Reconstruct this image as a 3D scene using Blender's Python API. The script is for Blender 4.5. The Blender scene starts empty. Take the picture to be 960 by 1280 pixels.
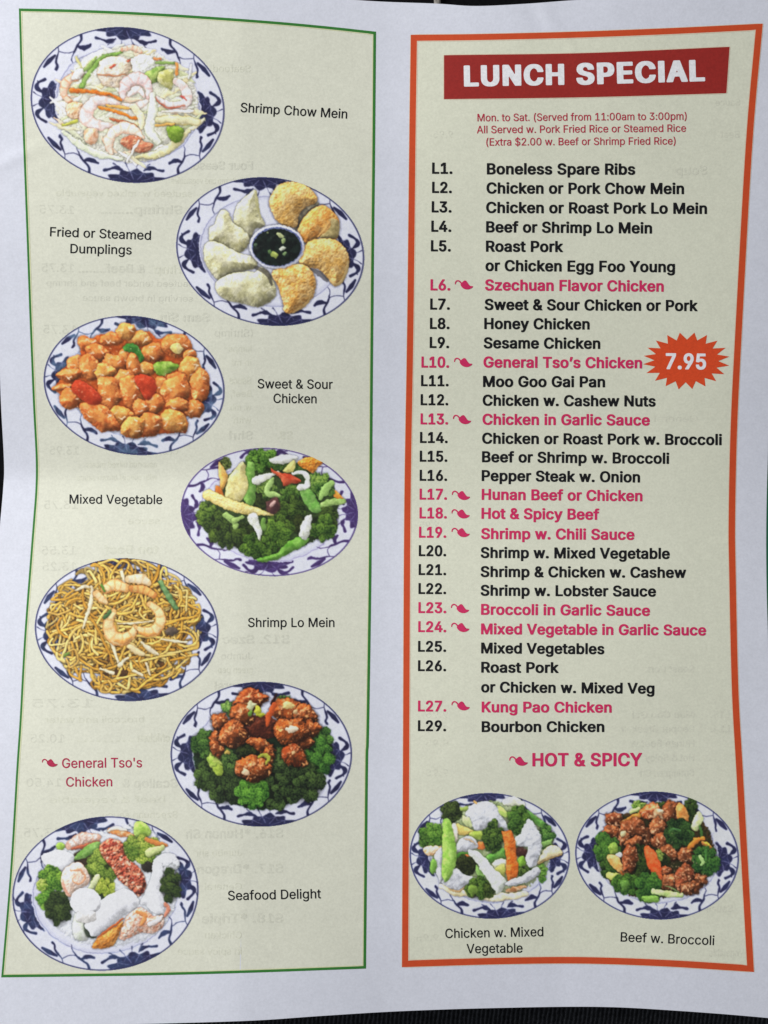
import bpy, math, random
import numpy as np

# ------------------------------------------------------------------ camera, world, lamp, exposure
SC = bpy.context.scene
COL = SC.collection
S_PX = 0.00022            # metres on the table plane per photograph pixel: the sheet is about 20 cm wide
CAM_H = 0.42
cam = bpy.data.cameras.new('camera')
cam.sensor_fit = 'VERTICAL'
cam.sensor_height = 36.0
cam.lens = 36.0 * CAM_H / (1280 * S_PX)
cam.clip_start = 0.01
cam.clip_end = 50
cam_ob = bpy.data.objects.new('camera', cam)
cam_ob.location = (0, 0, CAM_H)
COL.objects.link(cam_ob)
SC.camera = cam_ob

world = bpy.data.worlds.new('World')
SC.world = world
world.use_nodes = True
bg = world.node_tree.nodes['Background']
bg.inputs['Color'].default_value = (0.80, 0.88, 1.0, 1)
bg.inputs['Strength'].default_value = 0.10

def area_lamp(name, loc, target, size, power, color):
    l = bpy.data.lights.new(name, 'AREA')
    l.shape = 'RECTANGLE'; l.size, l.size_y = size
    l.energy = power; l.color = color
    o = bpy.data.objects.new(name, l)
    COL.objects.link(o)
    o.location = loc
    d = np.array(target, float) - np.array(loc, float)
    from mathutils import Vector
    o.rotation_euler = Vector(d).to_track_quat('-Z', 'Y').to_euler()
    return o
area_lamp('window_light', (-0.45, 0.30, 0.47), (-0.05, 0.03, 0.0), (0.36, 0.42), 6.05, (0.975, 0.975, 1.0))

SC.view_settings.view_transform = 'Standard'
SC.view_settings.look = 'None'
SC.view_settings.exposure = 0.0
SC.view_settings.gamma = 1.0
SC.view_settings.use_curve_mapping = False

# ------------------------------------------------------------------ helpers
def tag(o, label=None, cat=None, kind=None, group=None):
    if label: o['label'] = label
    if cat: o['category'] = cat
    if kind: o['kind'] = kind
    if group: o['group'] = group
    return o

def sheet_z(px, py):
    """Height of the unfolded menu above the table: a cross of old folds, corners lifting."""
    px = np.asarray(px, float); py = np.asarray(py, float)
    sa = lambda t, e: np.sqrt(t * t + e * e) - e
    fold = 596 + 34 * np.clip((px - 300) / 400, 0, 1)
    soft = 0.025 + 0.185 * np.clip((px - 300) / 400, 0, 1)
    zy = 0.026 * sa((py - fold) / 620, soft)
    zx = 0.0040 * sa((px - 487) / 480, 0.035)
    zw = 0.0006 * np.sin(px / 95.0 + 0.6) * np.sin(py / 130.0 + 1.1)
    ridge = lambda x0, y0, ax, ay, h, w, L: h * np.exp(-(((px - x0) * ay - (py - y0) * ax) / w) ** 2 - (((px - x0) * ax + (py - y0) * ay) / L) ** 2)
    zr = ridge(688, 24, .62, .78, .00022, 7, 46) + ridge(668, 18, .3, .95, -.00016, 6, 30) + ridge(14, 200, .9, -.42, .0002, 8, 40) \
       + ridge(478, 560, .96, .28, .00016, 8, 60) + ridge(930, 1120, .5, .86, .0002, 10, 70) + ridge(420, 170, .8, .6, .00013, 9, 60)
    return 0.004 + zy + zx + zw + zr

def lift(px, py, up=0.0):
    """Point of the bent sheet that the printer put at (px, py), `up` metres above its surface."""
    px = np.asarray(px, float); py = np.asarray(py, float)
    z = sheet_z(px, py) + up
    k = S_PX * (CAM_H - z) / CAM_H
    return np.stack([(px - 480) * k, (640 - py) * k, z], -1)

def to_lin(c):
    c = np.asarray(c, float)
    return np.where(c <= 0.04045, c / 12.92, ((c + 0.055) / 1.055) ** 2.4)

ILLUM = 0.78              # lamp light on the picture panel: albedo 1 reads as this much
DIM = 0.60                # the same on the list panel, farther from the lamp
def ink(r, g, b, L=ILLUM):
    """Printed colour (0..255 as seen on the sheet) -> surface albedo."""
    return np.clip(to_lin(np.array([r, g, b]) / 255.0) / L, 0.003, 0.93)

def mesh_obj(name, verts, faces, mat, parent=None, vcol=None, smooth=True):
    me = bpy.data.meshes.new(name)
    verts = np.asarray(verts, np.float32)
    me.vertices.add(len(verts)); me.vertices.foreach_set('co', verts.ravel())
    if isinstance(faces, np.ndarray):
        n, k = faces.shape
        me.loops.add(n * k); me.loops.foreach_set('vertex_index', faces.astype(np.int32).ravel())
        me.polygons.add(n)
        me.polygons.foreach_set('loop_start', np.arange(0, n * k, k, dtype=np.int32))
    else:
        flat = np.fromiter((v for f in faces for v in f), np.int32)
        lens = np.fromiter((len(f) for f in faces), np.int32)
        me.loops.add(len(flat)); me.loops.foreach_set('vertex_index', flat)
        me.polygons.add(len(lens))
        me.polygons.foreach_set('loop_start', np.concatenate([[0], np.cumsum(lens)[:-1]]).astype(np.int32))
    me.update(calc_edges=True); me.validate()
    if smooth: me.polygons.foreach_set('use_smooth', np.ones(len(me.polygons), bool))
    if vcol is not None:
        at = me.color_attributes.new('ink', 'FLOAT_COLOR', 'POINT')
        c = np.ones((len(verts), 4), np.float32); c[:, :3] = vcol
        at.data.foreach_set('color', c.ravel())
    me.materials.append(mat)
    o = bpy.data.objects.new(name, me)
    COL.objects.link(o)
    if parent is not None: o.parent = parent
    return o

# ------------------------------------------------------------------ materials
def new_mat(name):
    m = bpy.data.materials.new(name); m.use_nodes = True
    nt = m.node_tree
    return m, nt, nt.nodes['Principled BSDF']

def grain(nt, scale, detail=3.0, rough=0.6):
    tc = nt.nodes.new('ShaderNodeNewGeometry')
    n = nt.nodes.new('ShaderNodeTexNoise')
    n.inputs['Scale'].default_value = scale; n.inputs['Detail'].default_value = detail
    n.inputs['Roughness'].default_value = rough
    nt.links.new(tc.outputs['Position'], n.inputs['Vector'])
    return n

def ramp(nt, src, lo, hi, a=0.3, b=0.7):
    r = nt.nodes.new('ShaderNodeMapRange')
    r.inputs['From Min'].default_value = a; r.inputs['From Max'].default_value = b
    r.inputs['To Min'].default_value = lo; r.inputs['To Max'].default_value = hi
    nt.links.new(src, r.inputs['Value'])
    return r.outputs['Result']

def mul(nt, a, b):
    m = nt.nodes.new('ShaderNodeMath'); m.operation = 'MULTIPLY'
    nt.links.new(a, m.inputs[0]); nt.links.new(b, m.inputs[1])
    return m.outputs[0]

def tint(nt, col_socket, col_value, val):
    v = nt.nodes.new('ShaderNodeVectorMath'); v.operation = 'SCALE'
    if col_socket is not None: nt.links.new(col_socket, v.inputs[0])
    else: v.inputs[0].default_value = col_value
    nt.links.new(val, v.inputs['Scale'])
    return v.outputs[0]

def stock_material(name, color, mottle=0.05, fine=0.05, from_attr=False, rough=0.62):
    """Uncoated printed paper: fibre speckle, cloudy mottling and a very fine tooth."""
    m, nt, b = new_mat(name)
    n1 = grain(nt, 1500, 2.0, 0.75); n2 = grain(nt, 420, 4.0, 0.65); n3 = grain(nt, 45, 3.0, 0.6)
    f = mul(nt, ramp(nt, n1.outputs['Fac'], 1 - fine, 1 + fine * .6), ramp(nt, n2.outputs['Fac'], 1 - mottle, 1 + mottle * .6))
    f = mul(nt, f, ramp(nt, n3.outputs['Fac'], 1 - mottle * .8, 1 + mottle * .5))
    src = None
    if from_attr:
        a = nt.nodes.new('ShaderNodeAttribute'); a.attribute_name = 'ink'; src = a.outputs['Color']
    nt.links.new(tint(nt, src, tuple(color), f), b.inputs['Base Color'])
    b.inputs['Roughness'].default_value = rough
    b.inputs['Specular IOR Level'].default_value = 0.25
    bp = nt.nodes.new('ShaderNodeBump'); bp.inputs['Strength'].default_value = 0.10; bp.inputs['Distance'].default_value = 0.0002
    nt.links.new(n2.outputs['Fac'], bp.inputs['Height']); nt.links.new(bp.outputs['Normal'], b.inputs['Normal'])
    return m

M_PAPER = stock_material('white_paper', (.76, .775, .838), 0.035, 0.055)
M_PRINT = stock_material('printed_ink', (1, 1, 1), 0.045, 0.06, from_attr=True)
M_CREAM = stock_material('cream_tint', (.73, .74, .63), 0.035, 0.045)
M_TEXT = {}
def flat_ink(name, rgb, fine=0.12, L=DIM):
    if name not in M_TEXT: M_TEXT[name] = stock_material(name, ink(*rgb, L), 0.03, fine)
    return M_TEXT[name]

# ------------------------------------------------------------------ curves on the sheet
def crom(pts, n, closed=False):
    """Catmull-Rom through pts, resampled to n points evenly along its length."""
    p = np.asarray(pts, float)
    if len(p) == 2 and not closed:
        t = np.linspace(0, 1, n)[:, None]; return p[0] * (1 - t) + p[1] * t
    if closed: q = np.concatenate([p[-1:], p, p[:2]])
    else: q = np.concatenate([2 * p[:1] - p[1:2], p, 2 * p[-1:] - p[-2:-1]])
    out = []
    for i in range(len(q) - 3):
        a, b, c, d = q[i:i + 4]
        t = np.linspace(0, 1, 12, endpoint=False)[:, None]
        out.append(0.5 * (2 * b + (c - a) * t + (2 * a - 5 * b + 4 * c - d) * t ** 2 + (3 * b - a - 3 * c + d) * t ** 3))
    out = np.concatenate(out + [q[-2:-1]])
    s = np.concatenate([[0], np.cumsum(np.hypot(*np.diff(out, axis=0).T))])
    u = np.linspace(0, s[-1], n)
    return np.stack([np.interp(u, s, out[:, 0]), np.interp(u, s, out[:, 1])], -1)

def coons(top, bottom, left, right):
    """(m, n, 2) grid between four boundary curves (top/bottom left to right, left/right downwards)."""
    n, m = len(top), len(left)
    u = np.linspace(0, 1, n)[None, :, None]; v = np.linspace(0, 1, m)[:, None, None]
    ru = (1 - v) * top[None] + v * bottom[None]
    rv = (1 - u) * left[:, None] + u * right[:, None]
    bl = (1 - u) * (1 - v) * top[0] + u * (1 - v) * top[-1] + (1 - u) * v * bottom[0] + u * v * bottom[-1]
    return ru + rv - bl

def grid_faces(m, n):
    i = np.arange(m - 1)[:, None] * n + np.arange(n - 1)[None]
    i = i.ravel()
    return np.stack([i, i + n, i + n + 1, i + 1], -1)

def patch(name, g, up, mat, parent, vcol=None):
    m, n = g.shape[:2]
    return mesh_obj(name, lift(g[..., 0].ravel(), g[..., 1].ravel(), up), grid_faces(m, n), mat, parent, vcol)

def frame_rings(quad, widths):
    """Closed loops of a bent rectangle: quad = coons-type edges, inset by each width in turn."""
    top, bottom, left, right = quad
    loops = []
    for w in widths:
        wt, wr, wb, wl = (w if isinstance(w, (tuple, list)) else (w,) * 4)
        def inner(c, nrm, a, b):
            c = c + np.asarray(nrm)
            s = np.concatenate([[0], np.cumsum(np.hypot(*np.diff(c, axis=0).T))])
            u = np.linspace(a, s[-1] - b, len(c))
            return np.stack([np.interp(u, s, c[:, 0]), np.interp(u, s, c[:, 1])], -1)
        t = inner(top, (0, wt), wl, wr); b = inner(bottom, (0, -wb), wl, wr)
        l = inner(left, (wl, 0), wt, wb); r = inner(right, (-wr, 0), wt, wb)
        t[0] = l[0]; t[-1] = r[0]; b[0] = l[-1]; b[-1] = r[-1]
        loops.append(np.concatenate([t[:-1], r[:-1], b[::-1][:-1], l[::-1][:-1]]))
    return loops

def frame_mesh(name, quad, widths, cols, up, parent):
    """Printed frame: bands between successive insets, each band of one ink."""
    L = frame_rings(quad, widths); n = len(L[0])
    V, F, C = [], [], []
    for k in range(len(L) - 1):
        base = sum(len(v) for v in V)
        V += [L[k], L[k + 1]]
        C += [np.tile(cols[k], (2 * n, 1))]
        i = np.arange(n); j = (i + 1) % n
        F.append(np.stack([i, i + n, j + n, j], -1) + base)
    v = np.concatenate(V)
    return mesh_obj(name, lift(v[:, 0], v[:, 1], up), np.concatenate(F), M_PRINT, parent, np.concatenate(C))

# ------------------------------------------------------------------ lettering: a grotesque alphabet as packed outlines
# advance, then one closed outline per contour as x, y, x, y ... in thousandths
GLYPHS = {
    '$': (447, [202, -74, 202, 583, 244, 583, 244, -74], [224, -9, 172, -4, 128, 9, 91, 31, 64, 60, 46, 96, 38, 137, 104, 137, 110, 110, 123, 88, 142, 71, 166, 59, 194, 52, 224, 49, 257, 52, 286, 60, 311, 74, 330, 92, 342, 114, 346, 139, 342, 161, 332, 179, 316, 193, 296, 204, 272, 214, 245, 222, 184, 239, 128, 260, 86, 289, 60, 326, 52, 372, 58, 413, 75, 448, 102, 476, 138, 498, 180, 511, 227, 516, 275, 511, 316, 498, 351, 476, 377, 449, 394, 415, 401, 378, 337, 378, 326, 412, 302, 437, 267, 453, 225, 458, 194, 456, 167, 448, 145, 435, 129, 418, 118, 398, 115, 376, 119, 352, 131, 334, 148, 319, 169, 308, 212, 293, 264, 279, 312, 264, 336, 252, 359, 238, 379, 220, 394, 198, 405, 171, 408, 139, 403, 99, 386, 64, 360, 34, 323, 11, 278, -4]),
    '&': (448, [197, -7, 150, -2, 110, 12, 78, 34, 54, 62, 39, 96, 34, 133, 37, 163, 48, 190, 63, 213, 85, 235, 140, 279, 216, 335, 237, 352, 246, 363, 254, 375, 260, 389, 262, 405, 258, 427, 246, 445, 226, 457, 201, 461, 184, 459, 168, 453, 155, 444, 145, 431, 139, 416, 137, 399, 139, 381, 145, 363, 155, 346, 169, 327, 204, 284, 438, 0, 364, 0, 171, 232, 121, 293, 102, 319, 87, 344, 78, 370, 76, 398, 79, 430, 91, 458, 109, 481, 134, 499, 165, 510, 200, 514, 235, 510, 266, 499, 290, 482, 308, 459, 320, 433, 324, 404, 322, 382, 315, 362, 305, 342, 291, 325, 275, 308, 256, 293, 154, 218, 128, 195, 110, 174, 100, 154, 97, 131, 100, 108, 109, 87, 124, 70, 143, 57, 166, 49, 193, 46, 223, 50, 251, 59, 278, 75, 301, 95, 321, 121, 336, 151, 346, 186, 349, 224, 408, 224, 405, 180, 397, 144, 385, 115, 371, 92, 345, 62, 333, 47, 305, 23, 271, 7, 234, -3]),
    "'": (206, [78, 318, 70, 509, 136, 509, 128, 318]),
    '(': (273, [89, 207, 92, 264, 100, 324, 114, 384, 132, 441, 153, 494, 176, 539, 236, 539, 212, 485, 191, 428, 174, 370, 162, 313, 154, 258, 151, 207, 153, 161, 160, 114, 172, 67, 188, 16, 209, -38, 236, -96, 176, -96, 139, -21, 111, 55, 95, 131]),
    ')': (273, [37, -96, 64, -37, 86, 18, 102, 69, 113, 116, 120, 162, 122, 207, 119, 258, 112, 313, 99, 370, 82, 428, 62, 485, 37, 539, 97, 539, 121, 494, 142, 441, 159, 384, 173, 324, 181, 264, 184, 207, 178, 130, 162, 53, 134, -22, 97, -96]),
    '*': (453, [201, 223, 206, 331, 114, 272, 90, 316, 186, 365, 90, 415, 114, 459, 206, 400, 201, 509, 250, 509, 246, 400, 337, 459, 362, 415, 266, 365, 362, 316, 337, 272, 246, 331, 250, 223]),
    ',': (188, [38, -120, 68, 71, 137, 71, 84, -120]),
    '-': (453, [337, 244, 337, 188, 114, 188, 114, 244]),
    '.': (188, [95, -4, 78, -1, 63, 9, 53, 24, 50, 41, 53, 59, 63, 73, 78, 83, 95, 87, 113, 83, 128, 73, 138, 59, 141, 41, 138, 24, 128, 9, 113, -1]),
    '0': (453, [227, -7, 174, 1, 130, 24, 95, 62, 69, 113, 53, 178, 48, 254, 53, 330, 69, 395, 95, 447, 130, 484, 174, 508, 227, 516, 279, 508, 323, 484, 358, 447, 384, 395, 400, 330, 405, 254, 400, 178, 384, 113, 359, 62, 323, 24, 279, 1], [227, 50, 261, 56, 290, 74, 313, 103, 330, 144, 340, 194, 344, 254, 340, 314, 330, 365, 313, 405, 290, 435, 261, 453, 227, 460, 192, 453, 163, 435, 140, 405, 123, 365, 113, 314, 109, 254, 113, 194, 123, 144, 140, 103, 163, 74, 192, 56]),
    '1': (453, [76, 0, 76, 55, 391, 55, 391, 0], [276, 509, 276, 0, 212, 0, 212, 448, 209, 448, 86, 358, 86, 427, 198, 509]),
    '2': (453, [64, 0, 64, 48, 234, 229, 282, 282, 299, 305, 311, 327, 318, 348, 320, 372, 317, 397, 308, 419, 293, 436, 273, 449, 250, 457, 224, 460, 196, 456, 172, 447, 153, 433, 139, 414, 130, 390, 127, 362, 66, 362, 71, 405, 86, 442, 111, 473, 143, 496, 182, 511, 225, 516, 268, 511, 306, 497, 337, 474, 361, 445, 376, 411, 381, 372, 378, 345, 371, 318, 357, 290, 336, 259, 306, 223, 267, 180, 153, 60, 153, 57, 389, 57, 389, 0]),
    '3': (453, [218, -7, 173, -3, 133, 10, 98, 30, 70, 57, 52, 92, 44, 132, 109, 132, 115, 108, 126, 87, 144, 71, 165, 59, 190, 52, 218, 50, 248, 53, 275, 61, 297, 74, 315, 93, 325, 116, 329, 145, 326, 172, 316, 196, 299, 217, 275, 234, 242, 244, 201, 248, 157, 248, 157, 299, 288, 448, 288, 452, 70, 452, 70, 509, 372, 509, 372, 461, 211, 278, 211, 289, 264, 288, 308, 276, 344, 253, 371, 222, 387, 186, 393, 145, 387, 103, 370, 66, 344, 36, 309, 12, 266, -2]),
    '4': (453, [40, 106, 40, 158, 247, 509, 311, 509, 109, 166, 109, 162, 413, 162, 413, 106], [282, 0, 282, 121, 282, 146, 282, 318, 343, 318, 343, 0]),
    '5': (453, [221, -7, 178, -2, 140, 11, 108, 32, 83, 60, 66, 93, 60, 130, 122, 130, 127, 108, 138, 89, 154, 73, 173, 60, 196, 52, 221, 50, 250, 53, 276, 64, 298, 82, 314, 104, 324, 131, 328, 162, 324, 193, 314, 221, 297, 244, 275, 262, 248, 273, 218, 277, 192, 275, 168, 268, 145, 258, 128, 246, 67, 253, 96, 509, 366, 509, 366, 452, 151, 452, 134, 302, 136, 302, 155, 315, 178, 325, 203, 331, 229, 334, 263, 330, 294, 321, 321, 306, 345, 285, 364, 260, 379, 231, 388, 199, 391, 163, 385, 117, 369, 76, 343, 41, 309, 15, 268, -1]),
    '6': (453, [226, -7, 182, -1, 142, 15, 109, 40, 84, 74, 69, 115, 64, 162, 68, 199, 80, 239, 102, 285, 137, 340, 252, 509, 322, 509, 151, 261, 145, 261, 154, 275, 165, 288, 179, 299, 196, 307, 214, 312, 235, 314, 278, 309, 316, 295, 346, 271, 370, 240, 384, 201, 389, 157, 384, 112, 368, 73, 343, 40, 310, 14, 271, -2], [226, 48, 254, 52, 279, 63, 299, 79, 314, 101, 324, 128, 327, 157, 324, 187, 314, 213, 299, 235, 279, 252, 254, 262, 226, 265, 198, 262, 174, 252, 153, 235, 138, 214, 128, 188, 125, 158, 128, 128, 138, 102, 153, 79, 174, 63, 198, 52]),
    '7': (453, [97, 0, 323, 448, 323, 452, 62, 452, 62, 509, 391, 509, 391, 449, 165, 0]),
    '8': (453, [226, -7, 178, -2, 136, 11, 101, 33, 74, 62, 57, 96, 52, 135, 55, 166, 65, 195, 81, 220, 101, 241, 125, 256, 153, 265, 153, 267, 119, 282, 93, 308, 76, 342, 70, 380, 75, 417, 90, 450, 114, 477, 146, 498, 184, 511, 226, 516, 269, 511, 306, 498, 337, 477, 361, 450, 377, 417, 382, 380, 376, 342, 359, 308, 333, 282, 300, 267, 300, 265, 327, 256, 351, 241, 372, 220, 387, 195, 397, 166, 401, 135, 395, 96, 378, 62, 352, 33, 317, 11, 275, -2], [226, 49, 258, 52, 285, 60, 307, 74, 323, 92, 333, 113, 337, 139, 333, 165, 322, 189, 305, 208, 283, 223, 256, 232, 226, 235, 196, 232, 169, 223, 147, 208, 130, 189, 119, 165, 115, 139, 119, 113, 129, 92, 145, 74, 167, 60, 195, 52], [226, 290, 252, 292, 274, 300, 293, 313, 307, 330, 316, 352, 319, 376, 316, 400, 308, 420, 294, 437, 275, 450, 252, 457, 226, 460, 200, 457, 177, 450, 159, 437, 145, 420, 136, 399, 133, 376, 136, 352, 145, 330, 159, 313, 178, 300, 201, 292]),
    '9': (453, [226, 516, 271, 510, 310, 494, 343, 468, 368, 434, 384, 393, 389, 347, 385, 309, 373, 270, 350, 224, 315, 168, 200, 0, 130, 0, 302, 248, 307, 248, 299, 234, 288, 221, 273, 210, 257, 202, 238, 196, 218, 195, 175, 199, 137, 214, 106, 237, 83, 269, 68, 307, 64, 352, 69, 397, 85, 436, 110, 469, 142, 494, 182, 510], [226, 460, 199, 457, 174, 446, 154, 429, 138, 407, 129, 381, 125, 352, 129, 322, 138, 296, 154, 274, 174, 257, 199, 247, 226, 243, 254, 247, 279, 257, 299, 273, 314, 295, 324, 321, 327, 350, 324, 381, 314, 407, 299, 429, 279, 446, 254, 457]),
    ':': (188, [95, -4, 78, -1, 63, 9, 53, 24, 50, 41, 53, 59, 63, 73, 78, 83, 95, 87, 113, 83, 128, 73, 138, 59, 141, 41, 138, 24, 128, 9, 113, -1], [95, 271, 78, 274, 63, 284, 53, 299, 50, 316, 53, 334, 63, 349, 78, 359, 95, 362, 113, 359, 128, 349, 138, 334, 141, 316, 138, 299, 128, 284, 113, 274]),
    'A': (480, [16, 0, 201, 509, 276, 509, 463, 0, 395, 0, 287, 302, 264, 372, 232, 478, 245, 478, 213, 371, 190, 302, 85, 0], [110, 142, 110, 199, 370, 199, 370, 142]),
    'B': (456, [60, 0, 60, 509, 241, 509, 289, 504, 329, 491, 359, 469, 381, 442, 394, 410, 398, 374, 395, 344, 387, 320, 373, 301, 356, 286, 336, 275, 315, 267, 315, 262, 339, 257, 363, 246, 385, 227, 402, 203, 414, 173, 418, 136, 413, 100, 400, 67, 377, 39, 344, 18, 301, 4, 246, 0], [125, 57, 245, 57, 296, 63, 330, 80, 349, 105, 355, 137, 352, 161, 342, 184, 327, 203, 306, 218, 279, 228, 248, 231, 125, 231], [125, 285, 238, 285, 265, 288, 288, 296, 308, 309, 323, 326, 333, 348, 336, 372, 330, 403, 313, 429, 283, 446, 240, 452, 125, 452]),
    'C': (510, [267, -7, 205, 1, 150, 25, 104, 63, 70, 115, 48, 179, 40, 254, 48, 329, 70, 393, 104, 445, 150, 484, 205, 508, 267, 516, 305, 513, 340, 504, 373, 490, 402, 471, 427, 447, 448, 418, 463, 385, 473, 348, 408, 348, 401, 373, 389, 394, 375, 413, 357, 428, 337, 440, 315, 449, 292, 454, 267, 456, 223, 450, 184, 432, 150, 403, 125, 364, 109, 314, 103, 254, 109, 194, 125, 145, 151, 105, 184, 76, 223, 59, 267, 53, 292, 55, 315, 60, 337, 69, 357, 81, 375, 96, 389, 114, 401, 136, 408, 160, 473, 160, 463, 124, 448, 91, 428, 62, 402, 38, 373, 19, 341, 5, 305, -4]),
    'D': (502, [219, 0, 96, 0, 96, 57, 215, 57, 272, 63, 318, 81, 354, 110, 379, 149, 394, 198, 399, 255, 394, 312, 379, 360, 354, 399, 320, 428, 275, 446, 221, 452, 93, 452, 93, 509, 225, 509, 294, 501, 352, 478, 399, 441, 433, 391, 455, 329, 462, 255, 454, 181, 433, 119, 398, 68, 351, 31, 291, 8], [125, 509, 125, 0, 60, 0, 60, 509]),
    'E': (419, [60, 0, 60, 509, 372, 509, 372, 452, 125, 452, 125, 286, 355, 286, 355, 229, 125, 229, 125, 57, 375, 57, 375, 0]),
    'F': (410, [60, 0, 60, 509, 369, 509, 369, 452, 125, 452, 125, 278, 346, 278, 346, 221, 125, 221, 125, 0]),
    'G': (520, [269, -7, 205, 1, 149, 25, 104, 64, 69, 116, 48, 179, 40, 254, 48, 329, 69, 393, 103, 445, 149, 484, 203, 508, 265, 516, 304, 513, 340, 504, 374, 489, 403, 469, 429, 445, 449, 416, 465, 384, 474, 349, 408, 349, 399, 372, 387, 393, 373, 411, 356, 427, 337, 439, 315, 448, 291, 454, 265, 456, 222, 450, 183, 432, 150, 404, 125, 364, 109, 314, 103, 254, 109, 194, 125, 145, 151, 105, 184, 76, 224, 59, 269, 53, 309, 57, 345, 71, 374, 93, 396, 123, 410, 160, 415, 202, 434, 199, 283, 199, 283, 256, 478, 256, 478, 200, 471, 141, 451, 91, 419, 50, 377, 19, 326, 0]),
    'H': (517, [60, 0, 60, 509, 125, 509, 125, 289, 392, 289, 392, 509, 457, 509, 457, 0, 392, 0, 392, 232, 125, 232, 125, 0]),
    'I': (187, [61, 0, 61, 509, 126, 509, 126, 0]),
    'J': (396, [185, -7, 143, -2, 106, 11, 76, 33, 52, 63, 38, 100, 33, 145, 33, 173, 98, 173, 98, 145, 104, 104, 122, 74, 149, 56, 185, 50, 220, 56, 248, 74, 266, 104, 272, 145, 272, 509, 336, 509, 336, 145, 332, 100, 318, 63, 294, 33, 263, 11, 227, -2]),
    'K': (467, [104, 145, 104, 216, 139, 261, 174, 303, 212, 344, 364, 509, 448, 509, 231, 276, 228, 276], [60, 0, 60, 509, 125, 509, 125, 334, 124, 225, 125, 193, 125, 0], [372, 0, 188, 259, 228, 309, 449, 0]),
    'L': (393, [60, 0, 60, 509, 125, 509, 125, 57, 361, 57, 361, 0]),
    'M': (628, [60, 0, 60, 509, 152, 509, 277, 187, 287, 159, 299, 123, 311, 84, 322, 49, 307, 49, 318, 83, 330, 121, 342, 158, 352, 187, 476, 509, 568, 509, 568, 0, 504, 0, 504, 291, 504, 327, 505, 369, 506, 413, 507, 457, 513, 457, 498, 409, 482, 363, 467, 322, 456, 291, 342, 0, 286, 0, 170, 291, 159, 321, 145, 361, 129, 408, 112, 457, 119, 457, 120, 416, 121, 372, 122, 328, 122, 291, 122, 0]),
    'N': (523, [60, 0, 60, 509, 136, 509, 343, 183, 363, 151, 388, 107, 414, 55, 405, 54, 401, 108, 399, 157, 399, 195, 399, 509, 463, 509, 463, 0, 387, 0, 202, 290, 177, 331, 148, 381, 108, 452, 119, 454, 122, 384, 124, 328, 125, 291, 125, 0]),
    'O': (533, [267, -7, 205, 1, 150, 25, 105, 63, 70, 115, 48, 179, 40, 254, 48, 329, 70, 393, 105, 445, 150, 484, 205, 508, 267, 516, 329, 508, 384, 484, 429, 445, 464, 393, 486, 329, 493, 254, 486, 179, 464, 115, 429, 63, 384, 25, 329, 1], [267, 53, 310, 59, 349, 76, 383, 105, 408, 144, 425, 194, 430, 254, 425, 314, 408, 365, 383, 404, 349, 433, 310, 450, 267, 456, 223, 450, 184, 433, 151, 404, 125, 364, 109, 314, 103, 254, 109, 194, 125, 144, 151, 105, 184, 76, 223, 59]),
    'P': (444, [60, 0, 60, 509, 235, 509, 289, 503, 332, 487, 366, 462, 390, 430, 404, 391, 409, 348, 404, 304, 390, 265, 366, 233, 332, 207, 289, 191, 235, 186, 109, 186, 109, 242, 232, 242, 269, 246, 297, 256, 318, 272, 333, 294, 342, 319, 344, 348, 342, 376, 333, 402, 318, 423, 297, 438, 268, 449, 232, 452, 125, 452, 125, 0]),
    'R': (449, [60, 0, 60, 509, 236, 509, 290, 504, 333, 489, 367, 465, 390, 433, 405, 395, 409, 352, 405, 309, 390, 271, 367, 240, 333, 217, 289, 203, 236, 198, 96, 198, 96, 255, 234, 255, 269, 258, 298, 267, 319, 281, 334, 300, 342, 324, 345, 352, 342, 380, 334, 405, 319, 425, 298, 440, 269, 449, 233, 452, 125, 452, 125, 0], [353, 0, 230, 229, 303, 229, 428, 0]),
    'S': (447, [224, -9, 172, -4, 128, 9, 91, 31, 64, 60, 46, 96, 38, 137, 104, 137, 110, 110, 123, 88, 142, 71, 166, 59, 194, 52, 224, 49, 257, 52, 286, 60, 311, 74, 330, 92, 342, 114, 346, 139, 342, 161, 332, 179, 316, 193, 296, 204, 272, 214, 245, 222, 184, 239, 128, 260, 86, 289, 60, 326, 52, 372, 58, 413, 75, 448, 102, 476, 138, 498, 180, 511, 227, 516, 275, 511, 316, 498, 351, 476, 377, 449, 394, 415, 401, 378, 337, 378, 326, 412, 302, 437, 267, 453, 225, 458, 194, 456, 167, 448, 145, 435, 129, 418, 118, 398, 115, 376, 119, 352, 131, 334, 148, 319, 169, 308, 212, 293, 264, 279, 312, 264, 336, 252, 359, 238, 379, 220, 394, 198, 405, 171, 408, 139, 403, 99, 386, 64, 360, 34, 323, 11, 278, -4]),
    'T': (449, [32, 452, 32, 509, 417, 509, 417, 452, 257, 452, 257, 0, 193, 0, 193, 452]),
    'U': (517, [259, -8, 203, -2, 154, 15, 114, 43, 85, 80, 66, 124, 60, 173, 60, 509, 124, 509, 124, 178, 128, 144, 141, 113, 160, 87, 187, 68, 220, 56, 259, 52, 298, 56, 331, 68, 357, 87, 377, 113, 389, 144, 393, 178, 393, 509, 457, 509, 457, 173, 451, 124, 433, 80, 403, 43, 363, 15, 315, -2]),
    'V': (480, [204, 0, 16, 509, 84, 509, 192, 206, 215, 137, 248, 31, 235, 31, 267, 138, 290, 206, 395, 509, 463, 509, 278, 0]),
    'Y': (472, [204, 0, 204, 208, 16, 509, 91, 509, 192, 344, 222, 292, 250, 230, 224, 230, 251, 293, 280, 344, 381, 509, 455, 509, 268, 208, 268, 0]),
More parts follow.
